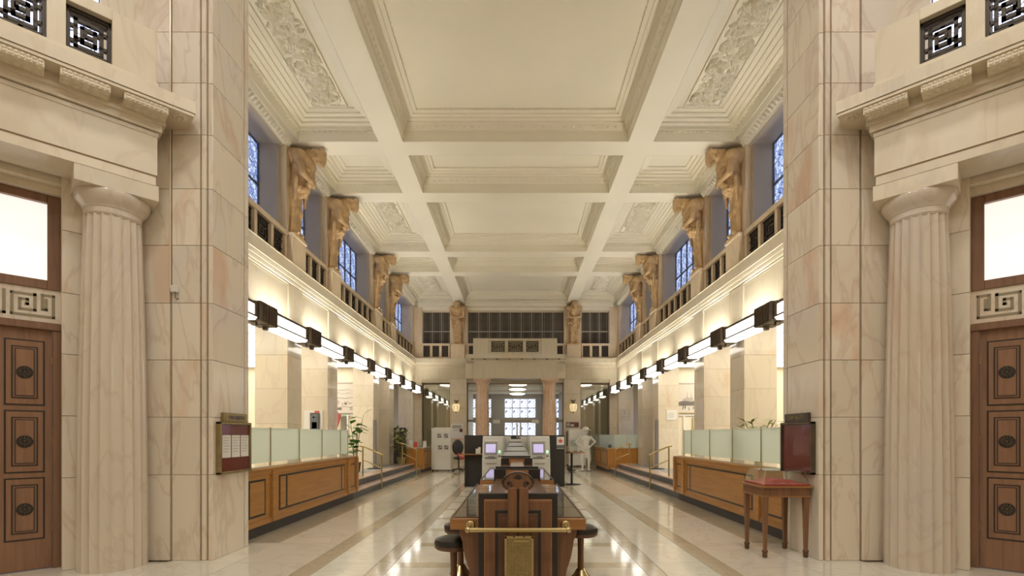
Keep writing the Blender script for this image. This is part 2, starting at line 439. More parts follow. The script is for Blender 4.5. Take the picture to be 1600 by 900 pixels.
def front_pier(s, nm):
    p = thing('marble_pier', 'tall %s entrance pier of veined pink and cream marble slabs' % nm, 'pier', (s * 4.1, 6.3, 0), 'piers flanking the hall entrance')
    xf = mirx(s)
    bx('core', PX + .028, PXO + .1, PY0 + .028, PY1 - .02, 0, 9, 'core', p, xf=xf)
    g = .0025
    for a, b in zip(COURSE, COURSE[1:]):
        for (x0, x1, d) in ((3.63, 3.685, .012), (3.70, 3.758, .0), (3.775, 4.112, .0), (4.135, 4.57, .0)):
            bx('marble_slab', x0 + g, x1 - g, PY0 + d, PY0 + .03, a + g, b - g, 'pier', p, .002, xf)
        for (y0, y1, d) in ((5.905, 6.585, 0), (6.605, 6.70, .004)):
            bx('marble_slab', PX + d, PX + .03, y0 + g, y1 - g, a + g, b - g, 'pier', p, .002, xf)
    bx('back_slab', PX + .03, PXO + .1, PY1 - .02, PY1, 0, 9, 'pier', p, 0, xf)
    return p
for s, nm in SIDES: front_pier(s, nm)

# Greek key bands and square key grilles
def bars2d(segs, t, d0, d1):
    """flat bars in the (a, z) plane, from d0 to d1 in depth; segs = list of ((a0,z0),(a1,z1))"""
    out = []
    for (p, q) in segs:
        a0, a1 = min(p[0], q[0]) - t / 2, max(p[0], q[0]) + t / 2
        z0, z1 = min(p[1], q[1]) - t / 2, max(p[1], q[1]) + t / 2
        out.append((a0, a1, d0, d1, z0, z1))
    return out
def key_square(w, h):
    S = []
    def rect(f, open_=None):
        a, b = w * f / 2, h * f / 2
        S.extend([((-a, -b), (a, -b)), ((-a, b), (a, b)), ((-a, -b), (-a, b)), ((a, -b), (a, b))])
    rect(.94); rect(.60); rect(.30)
    S.extend([((-w * .3, -h * .14), (-w * .47, -h * .14)), ((w * .3, h * .14), (w * .47, h * .14)), ((-w * .3, h * .2), (-w * .47, h * .2)), ((w * .3, -h * .2), (w * .47, -h * .2)),
              ((-w * .15, h * .12), (-w * .3, h * .12)), ((w * .15, -h * .12), (w * .3, -h * .12)), ((0, h * .3), (0, h * .39)), ((0, -h * .3), (0, -h * .39)),
              ((-w * .47, h * .39), (w * .47, h * .39)), ((-w * .47, -h * .39), (w * .47, -h * .39)), ((-w * .06, 0), (w * .08, 0)), ((w * .08, 0), (w * .08, h * .06))])
    return S

def lobby_side(s, nm, win_no, door_no):
    xf = lob(s)
    W = struct('wall_lobby_' + nm, (s * 5.2, 5.2, 0))
    def b(name, u0, u1, n0, n1, h0, h1, m, parent=W, bev=0.0): return bx(name, u0, u1, n0, n1, h0, h1, m, parent, bev, xf)
    b('wall_core', -.06, .62, -.5, -.03, 0, 5.3, 'core'); b('wall_core', 1.66, 2.7, -.5, -.03, 0, 5.3, 'core')
    g = .0025
    for a, c in zip(COURSE[:7], COURSE[1:8]):
        b('marble_slab', -.02, .625, -.03, 0, a + g, c - g, 'pier', W, .002)
        b('marble_slab', 1.655, 2.65, -.03, 0, a + g, c - g, 'pier', W, .002)
        if a < 4.3: b('marble_slab', .60, .63, -.3, -.005, a + g, min(c, 4.35) - g, 'pier', W)
        if a < 4.3: b('marble_slab', 1.65, 1.68, -.3, -.005, a + g, min(c, 4.35) - g, 'pier', W)
    b('header', .62, 1.66, -.4, -.16, 4.20, 4.4, 'entab'); b('header_band', .62, 1.66, -.16, -.04, 4.28, 4.4, 'entab')
    # gallery level behind the parapet
    b('upper_wall', -.05, .30, -.4, 0, 5.3, 9, 'pier'); b('upper_wall', 2.3, 2.7, -.4, 0, 5.3, 9, 'pier')
    b('upper_wall', .29, 2.31, -.4, 0, 8.3, 9, 'pier'); b('upper_wall', .29, 2.31, -.4, 0, 5.0, 5.5, 'pier')
    Wi = struct('window_%d' % win_no, xf(1.3, -.1, 5.5))
    for k in range(4):
        for j in range(3): b('pane', .31 + k * .5, .77 + k * .5, -.14, -.12, 5.52 + j * .93, 6.41 + j * .93, 'winlobby', Wi)
    for k in range(5): b('glazing_bar', .29 + k * .5 - .02, .31 + k * .5, -.15, -.10, 5.5, 8.3, 'winframe', Wi)
    for j in range(4): b('glazing_bar', .29, 2.31, -.15, -.10, 5.49 + j * .93, 5.52 + j * .93, 'winframe', Wi)
    # entablature
    E = thing('entablature', 'beige marble entablature with carved blocks above the %s doorway column' % nm, 'entablature', xf(1.2, .3, 4.35), 'lobby entablatures')
    def poly(u0, n1, h0, h1, m, name, un=2.65):
        pts = [(u0, -u0, h0), (u0, n1, h0), (un, n1, h0), (un, 0, h0), (0, 0, h0)] if u0 < 0 else [(u0, 0, h0), (u0, n1, h0), (un, n1, h0), (un, 0, h0)]
        return MB(xf).ext(pts, (0, 0, h1 - h0)).build(name, m, E)
    poly(-.140, .505, 4.35, 4.452, 'entab', 'architrave_band'); poly(-.152, .518, 4.462, 4.90, 'entab', 'frieze')
    poly(-.146, .51, 4.45, 4.464, 'core', 'groove')
    poly(-.160, .527, 4.90, 4.945, 'entab', 'fillet'); poly(-.19, .555, 4.955, 5.03, 'entab', 'bed_moulding'); poly(-.22, .585, 5.03, 5.155, 'entab', 'bed_moulding')
    poly(-.455, .794, 5.15, 5.178, 'entab', 'corona_lip'); poly(-.467, .806, 5.185, 5.32, 'entab', 'corona'); poly(-.45, .785, 5.176, 5.19, 'core', 'groove')
    for k in range(5):
        u0 = -.215 + .5 * k
        mu = b('mutule', u0, u0 + .39, .585, .775, 5.07, 5.152, 'entab', E, .004)
        mb = MB(xf)
        for i in range(5):
            for j in range(2):
                mb.ball((u0 + .045 + .075 * i, .64 + .085 * j, 5.075), (.034, .038, .018), 10, 6)
        for i in range(9):
            for j in range(2): mb.ball((u0 + .03 + .041 * i, .775, 5.125 - .032 * j), (.02, .012, .017), 8, 6)
        mb.build('carved_drops', 'entab', mu)['kind'] = 'stuff'
    ro = MB(xf)
    for k in range(8):
        a = k * math.pi / 4; ro.ball((-.335 + .05 * math.cos(a), .675 + .05 * math.sin(a), 5.15), (.028, .028, .02), 8, 6)
    ro.ball((-.335, .675, 5.145), (.025, .025, .025), 8, 6); ro.build('rosette', 'entab', E)
    # balcony parapet
    P = thing('balcony_parapet', '%s lobby balcony parapet of marble with square key-pattern bronze grilles' % nm, 'parapet', xf(1.0, .6, 5.32), 'lobby balcony parapets')
    MB(xf).ext([(-.125, .40, 5.32), (-.125, .735, 5.32), (2.65, .735, 5.32), (2.65, .40, 5.32)], (0, 0, .075)).build('base_rail', 'entab', P)
    b('end_block', -.113, .27, .45, .721, 5.395, 5.97, 'entab', P, .004)
    b('top_rail', .27, 2.65, .45, .721, 5.87, 5.99, 'entab', P, .004)
    for k in range(4):
        u0 = .63 + .50 * k
        b('mullion', u0, u0 + .14, .5, .721, 5.395, 5.87, 'entab', P)
    for k in range(4):
        uc = .45 + .50 * k; gb = MB(xf)
        for (a0, a1, d0, d1, z0, z1) in bars2d(key_square(.34, .45), .034, .60, .64): gb.box(uc + a0, uc + a1, d0, d1, 5.632 + z0, 5.632 + z1)
        gb.box(uc - .18, uc + .18, .59, .65, 5.83, 5.87); gb.box(uc - .18, uc + .18, .59, .65, 5.395, 5.42)
        gb.box(uc - .18, uc - .15, .59, .65, 5.40, 5.87); gb.box(uc + .15, uc + .18, .59, .65, 5.40, 5.87)
        gb.build('grille', 'grille', P)
    # fluted column
    C = thing('fluted_column', 'fluted pink-beige marble column beside the %s wooden door' % nm, 'column', xf(.206, .175, 0), 'fluted lobby columns')
    c = xf(.206, .175, 0)
    def flute(a, z): return 1 - .075 * abs(math.sin(a * 10)) ** .85 if z < 3.93 else 1.0
    prof = [(.322, 0), (.321, .4), (.317, 1.0), (.31, 1.7), (.299, 2.4), (.286, 3.0), (.272, 3.5), (.262, 3.88), (.261, 3.925)]
    MB().lathe(prof, c, 200, flute).build('shaft', 'column', C)
    MB().lathe([(.255, 3.925), (.255, 3.935), (.264, 3.94), (.264, 4.0), (.272, 4.005), (.276, 4.02), (.288, 4.035), (.315, 4.07), (.338, 4.115), (.346, 4.15), (.340, 4.178)], c, 64).build('echinus', 'column', C)
    b('abacus', -.17, .56, -.03, .50, 4.178, 4.352, 'entab', C, .004)
    # door
    D = struct('door_%d' % door_no, xf(1.14, -.27, 0), 'brown panelled double door with black inlay')
    b('jamb', .63, .70, -.36, -.23, 0, 2.74, 'door_frame', D, .005); b('jamb', 1.58, 1.65, -.36, -.23, 0, 2.74, 'door_frame', D, .005)
    b('lintel', .63, 1.65, -.36, -.21, 2.68, 2.76, 'door_frame', D, .005)
    for L0 in (.705, 1.145):
        leaf = b('door_leaf', L0, L0 + .43, -.33, -.276, .01, 2.68, 'door', D)
        for (h0, h1) in ((.34, 1.03), (1.085, 1.775), (1.83, 2.555)):
            for (i, m, n1) in ((.055, 'ebony', -.270), (.07, 'door', -.266), (.110, 'ebony', -.262), (.122, 'door_frame', -.258), (.137, 'ebony', -.254), (.145, 'door', -.250)):
                hi = i - .055 + (0 if i < .1 else .02)
                b('panel_moulding' if m == 'ebony' else 'panel', L0 + i, L0 + .43 - i, -.28, n1, h0 + hi, h1 - hi, m, leaf)
            hm = (h0 + h1) / 2 ; ro = MB(xf); um = L0 + .215
            pts = [(um + .068 * math.cos(t * math.pi / 12), -.250, hm + .068 * math.sin(t * math.pi / 12)) for t in range(24)]
            ro.ext(pts, (0, .006, 0)); ro.build('rosette_disc', 'ebony', leaf)
            rp = MB(xf)
            for t in range(12):
                a = t * math.pi / 6; mt = Matrix.Rotation(-a, 3, 'Y')
                rp.ball((um + .04 * math.cos(a), -.243, hm + .04 * math.sin(a)), (.02, .006, .006), 8, 5, mt)
            rp.ball((um, -.243, hm), (.014, .008, .014), 8, 5); rp.build('rosette', 'bronze', leaf)
        for hz in (.42, 1.4, 2.3): b('hinge', L0 + (-.012 if L0 < 1 else .43), L0 + (.004 if L0 < 1 else .446), -.275, -.255, hz, hz + .09, 'brass_old', leaf)
    # key panel over the door
    K = b('key_panel', .63, 1.65, -.33, -.262, 2.76, 3.14, 'pier')
    kb = MB(xf); hh = 2.95; t = .028
    for m in range(2):
        o = 1.14 + (-1 if m == 0 else 1) * .23; sg = 1 if m == 0 else -1
        P_ = [(-.22, -.12), (-.22, .12), (-.13, .12), (-.13, -.04), (-.16, -.04), (-.16, .07)], [(-.07, .12), (-.07, -.06), (.05, -.06), (.05, .05), (-.01, .05), (-.01, 0), (.0, 0)], \
             [(-.22, -.12), (.11, -.12), (.11, .11), (-.07, .11)], [(.17, .12), (.17, -.12), (.22, -.12)]
        for pl in P_:
            for p, q in zip(pl, pl[1:]):
                for q2 in bars2d([((o + sg * p[0], hh + p[1]), (o + sg * q[0], hh + q[1]))], t, -.265, -.258): kb.box(*q2)
    kb.build('key_inlay', 'keyline', K)
    # transom light
    T = struct('window_%d' % (win_no + 1), xf(1.14, -.25, 3.14), 'frosted transom light in a brown wooden frame')
    b('frame', .63, .74, -.36, -.24, 3.14, 4.22, 'door_frame', T, .004); b('frame', 1.54, 1.65, -.36, -.24, 3.14, 4.22, 'door_frame', T, .004)
    b('frame', .741, 1.539, -.36, -.24, 3.14, 3.24, 'door_frame', T, .004); b('frame', .741, 1.539, -.36, -.24, 4.11, 4.22, 'door_frame', T, .004)
    b('pane', .73, 1.55, -.31, -.30, 3.23, 4.12, 'transom', T)
lobby_side(-1, 'left', 1, 1)
lobby_side(1, 'right', 3, 2)

# small white junction box and its wire on the left pier
jb = thing('junction_box', 'small white cable box with a wire on the marble pier', 'cable box', (-4.07, PY0, 3.2))
bx('box', -4.10, -4.02, PY0 - .05, PY0 - .002, 3.20, 3.28, 'white', jb, .006)
MB().tube([(-4.122, PY0 - .012, 3.25), (-4.122, PY0 - .012, 6.8)], .010, 6).build('wire', 'pedestal', jb)
MB().tube([(-4.05, PY0 - .03, 3.2), (-4.05, PY0 - .03, 3.14), (-4.03, PY0 - .03, 3.11), (-4.01, PY0 - .03, 3.13)], .006, 6).build('wire_end', 'ink', jb)

# ------------------------------------------------------------------ ceiling
ceil = struct('ceiling', (0, 15, ZB), 'cream coffered plaster ceiling')
bx('ceiling_slab', -5.7, 5.7, 6.6, YE + .4, ZC + .01, ZC + .25, 'plaster', ceil)
BXI, BXO, BH = 2.44, 2.97, .26
for s in (-1, 1):
    bx('long_beam', min(s * BXI, s * BXO), max(s * BXI, s * BXO), 6.7, YE, ZB, ZC + .02, 'plaster', ceil)
for c in JC:
    for (a, b_) in ((-5.1, -BXO), (-BXI, BXI), (BXO, 5.1)):
        bx('cross_beam', a, b_, c - BH, c + BH, ZB, ZC + .02, 'plaster', ceil)
PROF_C = [(0, ZB), (0, 8.08), (.03, 8.085), (.09, 8.19), (.11, 8.20), (.11, 8.22), (.19, 8.235), (.19, 8.255), (.27, 8.27), (.27, 8.29), (.35, 8.305), (.35, 8.33), (.41, 8.336)]
PROF_S = [(0, ZB), (0, 8.08), (.05, 8.09), (.05, 8.15), (.13, 8.165), (.13, 8.20), (.21, 8.215), (.21, 8.25), (.29, 8.265), (.29, 8.30), (.38, 8.315), (.38, 8.34)]
def beads(mb, x0, x1, y0, y1, z, step, sz):
    """a run of small egg-shaped beads round a rectangle"""
    for (ax, a0, a1, fixed) in (('x', x0, x1, y0), ('x', x0, x1, y1), ('y', y0, y1, x0), ('y', y0, y1, x1)):
        n = max(2, int((a1 - a0) / step))
        for k in range(n):
            p = a0 + (a1 - a0) * (k + .5) / n
            c = (p, fixed, z) if ax == 'x' else (fixed, p, z)
            l = step * .36; q = (l, sz, sz * 1.1) if ax == 'x' else (sz, l, sz * 1.1)
            mb.add([(c[0] + q[0], c[1], c[2]), (c[0] - q[0], c[1], c[2]), (c[0], c[1] + q[1], c[2]), (c[0], c[1] - q[1], c[2]), (c[0], c[1], c[2] + q[2]), (c[0], c[1], c[2] - q[2])],
                   [(0, 2, 4), (2, 1, 4), (1, 3, 4), (3, 0, 4), (2, 0, 5), (1, 2, 5), (3, 1, 5), (0, 3, 5)])
edges = [6.74] + [v for c in JC for v in (c - BH, c + BH)] + [YE - .22]
cells = [(edges[i], edges[i + 1]) for i in range(0, len(edges), 2)]
# carved relief: height field of acanthus leaves along scrolls
def relief_mesh(w_, l_, nx, ny, seed):
    rnd = random.Random(seed); leaves = []
    n = int(l_ / .40)
    for k in range(n):
        cy = (k + .5) * l_ / n; sg = 1 if k % 2 else -1; cx = w_ * (.5 + .08 * sg)
        for t in range(30):
            a = t * .36 * sg + k; rr = .15 * (1 - t / 42) * (1.25 if t < 14 else 1)
            px, py = cx + rr * math.cos(a) * 1.6, cy + rr * math.sin(a) * 1.2
            leaves.append((px, py, a + sg * (1.1 + rnd.uniform(-.5, .5)), rnd.uniform(.05, .10), rnd.uniform(.02, .034), rnd.uniform(.025, .05)))
        for t in range(26):
            leaves.append((rnd.uniform(.05, w_ - .05), cy + rnd.uniform(-.2, .2), rnd.uniform(0, 6.28), rnd.uniform(.06, .11), rnd.uniform(.022, .04), rnd.uniform(.012, .03)))
    H = [[0.0] * (ny + 1) for _ in range(nx + 1)]
    for (px, py, a, la, lb, h) in leaves:
        ca, sa = math.cos(a), math.sin(a)
        i0, i1 = max(1, int((px - la) / w_ * nx)), min(nx - 1, int((px + la) / w_ * nx) + 1)
        j0, j1 = max(1, int((py - la) / l_ * ny)), min(ny - 1, int((py + la) / l_ * ny) + 1)
        for i in range(i0, i1 + 1):
            for j in range(j0, j1 + 1):
                dx, dy = i * w_ / nx - px, j * l_ / ny - py
                u = (dx * ca + dy * sa) / la; v = (-dx * sa + dy * ca) / (lb * (1.15 - .5 * u * u))
                q = 1 - u * u - v * v
                if q > 0: H[i][j] = max(H[i][j], 2.4 * h * q ** .32 * (1 - .35 * math.exp(-(v * 4) ** 2)))
    mb = MB()
    vs = [(i * w_ / nx - w_ / 2, j * l_ / ny - l_ / 2, -H[i][j]) for i in range(nx + 1) for j in range(ny + 1)]
    fs = [(i * (ny + 1) + j, i * (ny + 1) + j + 1, (i + 1) * (ny + 1) + j + 1, (i + 1) * (ny + 1) + j) for i in range(nx) for j in range(ny)]
    mb.add(vs, fs, True)
    me = mb.data('relief_panel', 'relief', recalc=False); return me
REL = {}
for i, (y0, y1) in enumerate(cells):
    wide = BAYS[i][2]
    MB().ring(-BXI + .004, BXI - .004, y0 + .004, y1 - .004, PROF_C).build('coffer_moulding', 'plaster', ceil)
    bd = MB(); beads(bd, -BXI + .062, BXI - .062, y0 + .062, y1 - .062, 8.135, .15, .034); beads(bd, -BXI + .36, BXI - .36, y0 + .36, y1 - .36, 8.32, .10, .018)
    bd.build('bead_ornament', 'relief', ceil)['kind'] = 'stuff'
    bx('coffer_panel', -BXI + .38, BXI - .38, y0 + .38, y1 - .38, 8.334, 8.44, 'plaster', ceil)
    for s in (-1, 1):
        x0, x1 = (BXO, 4.70) if s > 0 else (-4.70, -BXO)
        MB().ring(x0 + .004, x1 - .004, y0 + .004, y1 - .004, PROF_S).build('coffer_moulding', 'plaster', ceil)
        bd = MB(); beads(bd, x0 + .02, x1 - .02, y0 + .02, y1 - .02, 8.05, .12, .026); bd.build('bead_ornament', 'relief', ceil)['kind'] = 'stuff'
        bx('coffer_panel', x0 + .36, x1 - .36, y0 + .36, y1 - .36, 8.34, 8.44, 'plaster', ceil)
        if wide:
            l_ = round(y1 - y0 - .94, 2); w_ = .66
            if l_ not in REL: REL[l_] = relief_mesh(w_, l_, 66, int(l_ * 100), 3 + i)
            inst('relief_panel', REL[l_], (s * 3.86, (y0 + y1) / 2, 8.335), ceil)
            MB().ring(s * 3.86 - .37, s * 3.86 + .37, (y0 + y1) / 2 - l_ / 2 - .04, (y0 + y1) / 2 + l_ / 2 + .04, [(0, 8.345), (0, 8.30), (.03, 8.30), (.035, 8.345)]).build('relief_frame', 'plaster', ceil)
        # cornice over the windows with leaf ornament
        pr = [(5.2, 7.72), (4.98, 7.72), (4.98, 7.755), (4.95, 7.76), (4.87, 7.84), (4.87, 7.86), (4.845, 7.87), (4.80, 7.96), (4.78, 7.965), (4.78, 7.99), (4.74, 8.02), (4.70, 8.10), (4.70, 8.2), (5.2, 8.2)]
        MB().ext([(s * a, y0 - .02, z) for a, z in pr], (0, y1 - y0 + .04, 0)).build('window_cornice', 'plaster', ceil)
        lf = MB(); n = int((y1 - y0) / .115)
        for k in range(n):
            yy = y0 + (y1 - y0) * (k + .5) / n
            lf.ext([(s * 4.958, yy - .045, 7.752), (s * 4.872, yy + .005, 7.838), (s * 4.958, yy + .04, 7.752), (s * 4.935, yy, 7.775)], (-s * .045, .02, -.03))
        lf.build('leaf_ornament', 'relief', ceil)['kind'] = 'stuff'
# end-wall cornice with dentils
for (a, b_) in ((-4.7, -BXO), (-BXI, BXI), (BXO, 4.7)):
    bx('end_cornice', a, b_, YE - .22, YE + .1, 7.70, 8.12, 'plaster', ceil); bx('end_cornice', a, b_, YE - .34, YE - .2, 8.0, 8.42, 'plaster', ceil)
    dn = MB(); n = int((b_ - a) / .125)
    for k in range(n):
        xx = a + (b_ - a) * (k + .5) / n; dn.box(xx - .038, xx + .038, YE - .29, YE - .21, 7.87, 7.98)
    dn.build('dentil_row', 'relief', ceil)['kind'] = 'stuff'

# ------------------------------------------------------------------ side walls of the hall
NWIN = [5]
FIGS = []
gr = MB()
for q in bars2d(key_square(.40, .42), .026, -.012, .012): gr.box(q[2], q[3], q[0], q[1], q[4], q[5])
gr.box(-.02, .02, -.21, .21, .19, .22); gr.box(-.02, .02, -.21, .21, -.22, -.19)
gr.box(.012, .016, -.20, .20, -.20, .20)
GRILLE = gr.data('grille', 'grille')
def side_wall(s, nm):
    xf = mirx(s)
    W = struct('wall_' + nm, (s * HX, 15, 0), '%s marble hall wall of piers under a moulded gallery cornice' % nm)
    def b(name, x0, x1, y0, y1, z0, z1, m, parent=W, bev=0.0): return bx(name, x0, x1, y0, y1, z0, z1, m, parent, bev, xf)
    # lintel / frieze in slabs
    b('lintel_core', HX + .02, 5.58, 6.71, YE, 3.97, 5.0, 'core')
    cuts = [6.72] + [v for c in JC for v in (c - .35, c + .35)] + [YE - .45, YE]
    for y0, y1 in zip(cuts, cuts[1:]):
        pier = any(abs((y0 + y1) / 2 - c) < .1 for c in JC); d = .03 if pier else 0
        n = 1 if y1 - y0 < 2.6 else 2
        for k in range(n):
            a, c_ = y0 + (y1 - y0) * k / n, y0 + (y1 - y0) * (k + 1) / n
            b('frieze_slab', HX - d, HX + .05, a + .002, c_ - .002, 3.95, 4.74, 'frieze', W, .002)
    b('soffit', HX + .03, 5.6, 6.72, YE, 3.95, 3.975, 'frieze')
    # cornice: stepped mouldings and corona
    pr = [(HX + .2, 4.70), (HX - .005, 4.70), (HX - .005, 4.74), (4.875, 4.75), (4.875, 4.79), (4.862, 4.80), (4.85, 4.85), (4.85, 4.87), (4.835, 4.875), (4.82, 4.93), (4.82, 4.95), (4.80, 4.96), (4.80, 5.19), (4.78, ZG - .005), (4.78, ZG), (HX + .2, ZG)]
    MB(xf).ext([(x, 6.72, z) for x, z in pr], (0, YE - 6.72, 0)).build('cornice', 'frieze', W)
    b('gallery_floor', HX + .1, 5.7, 6.72, YE, 5.0, ZG - .002, 'frieze')
    # ground floor piers
    for c in JC + [YE - .1]:
        P = b('pier', HX + .02, 5.58, c - .33, c + .33, 0, 3.97, 'core')
        cs = [0, 1.0, 1.75, 2.5, 3.22, 3.96]
        for z0, z1 in zip(cs, cs[1:]):
            b('marble_slab', HX, HX + .03, c - .35, c + .35, z0 + .0015, z1 - .0015, 'wall', P, .002)
            b('marble_slab', HX + .03, 5.60, c - .35, c - .32, z0 + .0015, z1 - .0015, 'wall', P, .002)
    # gallery piers behind the figures
    for c in JC:
        b('gallery_pier', 5.05, 5.6, c - .44, c + .44, ZG, 7.74, 'reveal'); b('gallery_pilaster', 4.93, 5.07, c - .34, c + .34, ZG, 7.85, 'pedestal')
    b('gallery_pier', 4.93, 5.6, YE - .35, YE, ZG, 7.74, 'pedestal'); b('gallery_pier', 5.05, 5.6, 6.72, 7.1, ZG, 7.74, 'reveal')
    b('window_head', 4.99, 5.7, 6.72, YE, 7.70, 7.9, 'reveal'); b('window_breast', 5.3, 5.7, 6.72, YE, ZG - .1, 5.60, 'reveal')
    b('outer_wall', 5.56, 5.75, 6.72, YE, 5.0, 5.6, 'reveal')
    # balustrades, windows, per bay
    for i, (y0, y1, wide) in enumerate(BAYS):
        a, c = (y0 + .36 if i else 6.74), (y1 - .36 if i < 4 else y1 - .2)
        n = 6 if wide else 3
        B = thing('gallery_balustrade', 'low marble balustrade with dark key grilles, %s bay along the %s gallery' % (ORD[i], nm), 'balustrade', (s * 4.95, (a + c) / 2, ZG), 'side gallery balustrades')
        b('base_rail', 4.89, 5.01, a, c, ZG, 5.27, 'pedestal', B, .004); b('top_rail', 4.88, 5.02, a, c, 5.76, 5.87, 'pedestal', B, .004)
        st = (c - a) / n
        for k in range(n + 1):
            yy = a + k * st; h0, h1 = (0, .1) if k == 0 else ((-.1, 0) if k == n else (-.05, .05))
            b('post', 4.90, 5.0, yy + h0, yy + h1, 5.27, 5.76, 'pedestal', B)
        for k in range(n): inst('grille', GRILLE, (s * 4.97, a + (k + .5) * st, 5.515), B, (0, 0, 0 if s > 0 else math.pi), (1, (st - .1) / .42, 1.13))
        # window
        wy0, wy1 = (7.1 if i == 0 else y0 + .44), (y1 - .44 if i < 4 else YE - .35)
        Wi = struct('window_%d' % NWIN[0], (s * 5.48, (wy0 + wy1) / 2, 5.6), 'blue dusk-lit leaded gallery window'); NWIN[0] += 1
        nc = 6 if wide else 3; sw = (wy1 - wy0) / nc; zz = [5.62, 6.12, 6.82, 7.70]
        for k in range(nc):
            for j in range(3):
                piece('pane', (.015, sw - .04, zz[j + 1] - zz[j] - .04), (s * 5.50, wy0 + (k + .5) * sw, (zz[j] + zz[j + 1]) / 2), 'winblue', Wi, 0)
        for k in range(nc + 1): b('mullion', 5.46, 5.54, wy0 + k * sw - .022, wy0 + k * sw + .022, 5.6, 7.71, 'winframe', Wi)
        for j in range(4): b('transom', 5.465, 5.535, wy0, wy1, zz[j] - .022, zz[j] + .022, 'winframe', Wi)
    for c in JC: FIGS.append((s, nm, c))
    # aisle behind the piers
    A = struct('wall_aisle_' + nm, (s * 7.5, 12, 0))
    b('outer_wall', 9.8, 9.95, 6.5, YE, 0, 4.1, 'cover', A); b('near_wall', PXO, 9.9, 6.55, 6.70, 0, 9, 'cover', A)
    b('aisle_floor', 5.6, 9.9, 6.7, YE, .2, .36, 'carpet', A); b('aisle_floor', 4.85, 5.61, 6.7, 12.4, .2, .355, 'carpet', A)
    b('cross_wall', 5.55, 6.05 if s < 0 else 6.3, 17.70, 17.85, .36, 4.0, 'cover', A)
    b('cross_wall', 6.9, 9.9, 17.70, 17.85, .36, 4.0, 'cover', A); b('cross_wall', 6.05 if s < 0 else 6.3, 6.9, 17.70, 17.85, 2.22, 4.0, 'cover', A)
    b('inner_wall', 6.35, 6.5, 17.86, YE, .36, 4.0, 'cover', A)
    b('end_closure', 5.58, 9.9, YE, YE + .2, 0, 4.1, 'cover', A)
    Wf = struct('window_%d' % NWIN[0], (s * 6.3, 21.9, .9), 'added pale bluish glowing panes imitating a window reflection in the far bay'); NWIN[0] += 1
    for k in range(3): b('pane', 6.33, 6.348, 20.9 + k * .8, 21.66 + k * .8, 1.1, 2.75, 'reflpale', Wf)  # added panes, made to glow like a reflected window
    for k in range(4): b('mullion', 6.31, 6.35, 20.86 + k * .8, 20.9 + k * .8, 1.06, 2.79, 'white', Wf)
    b('room_back', 5.6, 9.9, 20.5, 20.6, .36, 4.0, 'greywall', A)
    C = struct('ceiling_aisle_' + nm, (s * 7.5, 12, 3.95))
    b('ceiling_board', 5.58, 9.9, 6.7, YE, 3.97, 4.15, 'cover', C)
    for k in range(9): b('light_panel', 5.75, 9.7, 7.0 + k * 1.17, 8.12 + k * 1.17, 3.93, 3.965, 'aisle', C)
    for k in range(10): b('louvre_bar', 5.7, 9.75, 6.95 + k * 1.17, 7.0 + k * 1.17, 3.91, 3.97, 'white', C)
for s, nm in SIDES: side_wall(s, nm)

# ------------------------------------------------------------------ end wall
EW = struct('wall_end', (0, YE, 0), 'marble end wall with gallery windows over three glazed openings')
def eb(name, x0, x1, y0, y1, z0, z1, m, parent=EW, bev=0.0): return bx(name, x0, x1, y0, y1, z0, z1, m, parent, bev)
OPEN = [(-4.56, -3.2), (-2.38, 2.32), (3.14, 4.54)]
for (a, c) in ((-5.6, -4.56), (-3.2, -2.38), (2.32, 3.14), (4.54, 5.6)):
    for z0, z1 in zip([0, 1.05, 1.9, 2.8, 3.5], [1.05, 1.9, 2.8, 3.5, 4.2]):
        eb('marble_slab', a + .002, c - .002, YE - .02, YE + .5, z0 + .002, z1 - .002, 'wall', EW, .002)
eb('lintel', -5.6, 5.6, YE + .05, YE + .45, 4.05, 4.25, 'frieze')
for x in range(8):
    a = -4.9 + x * 1.225; eb('frieze_slab', a + .002, a + 1.223, YE - .02, YE + .45, 4.2, 4.75, 'frieze', EW, .002)
MB().ext([(-4.9, y_, z_) for y_, z_ in ((YE + .4, 4.7), (YE - .03, 4.7), (YE - .03, 4.78), (YE - .1, 4.85), (YE - .1, 4.9), (YE - .2, 4.97), (YE - .25, 5.0), (YE - .27, ZG), (YE + .4, ZG))], (9.8, 0, 0)).build('cornice', 'frieze', EW)
for (a, c) in ((-5.6, -4.53), (-3.2, -2.33), (2.33, 3.18), (4.53, 5.6)): eb('upper_pier', a, c, YE - .02, YE + .4, ZG, 7.75, 'pedestal')
eb('upper_head', -5.6, 5.6, YE + .02, YE + .4, 7.55, 8.4, 'plaster'); eb('window_surround', -4.53, 4.53, YE + .18, YE + .3, 7.50, 7.6, 'pedestal')
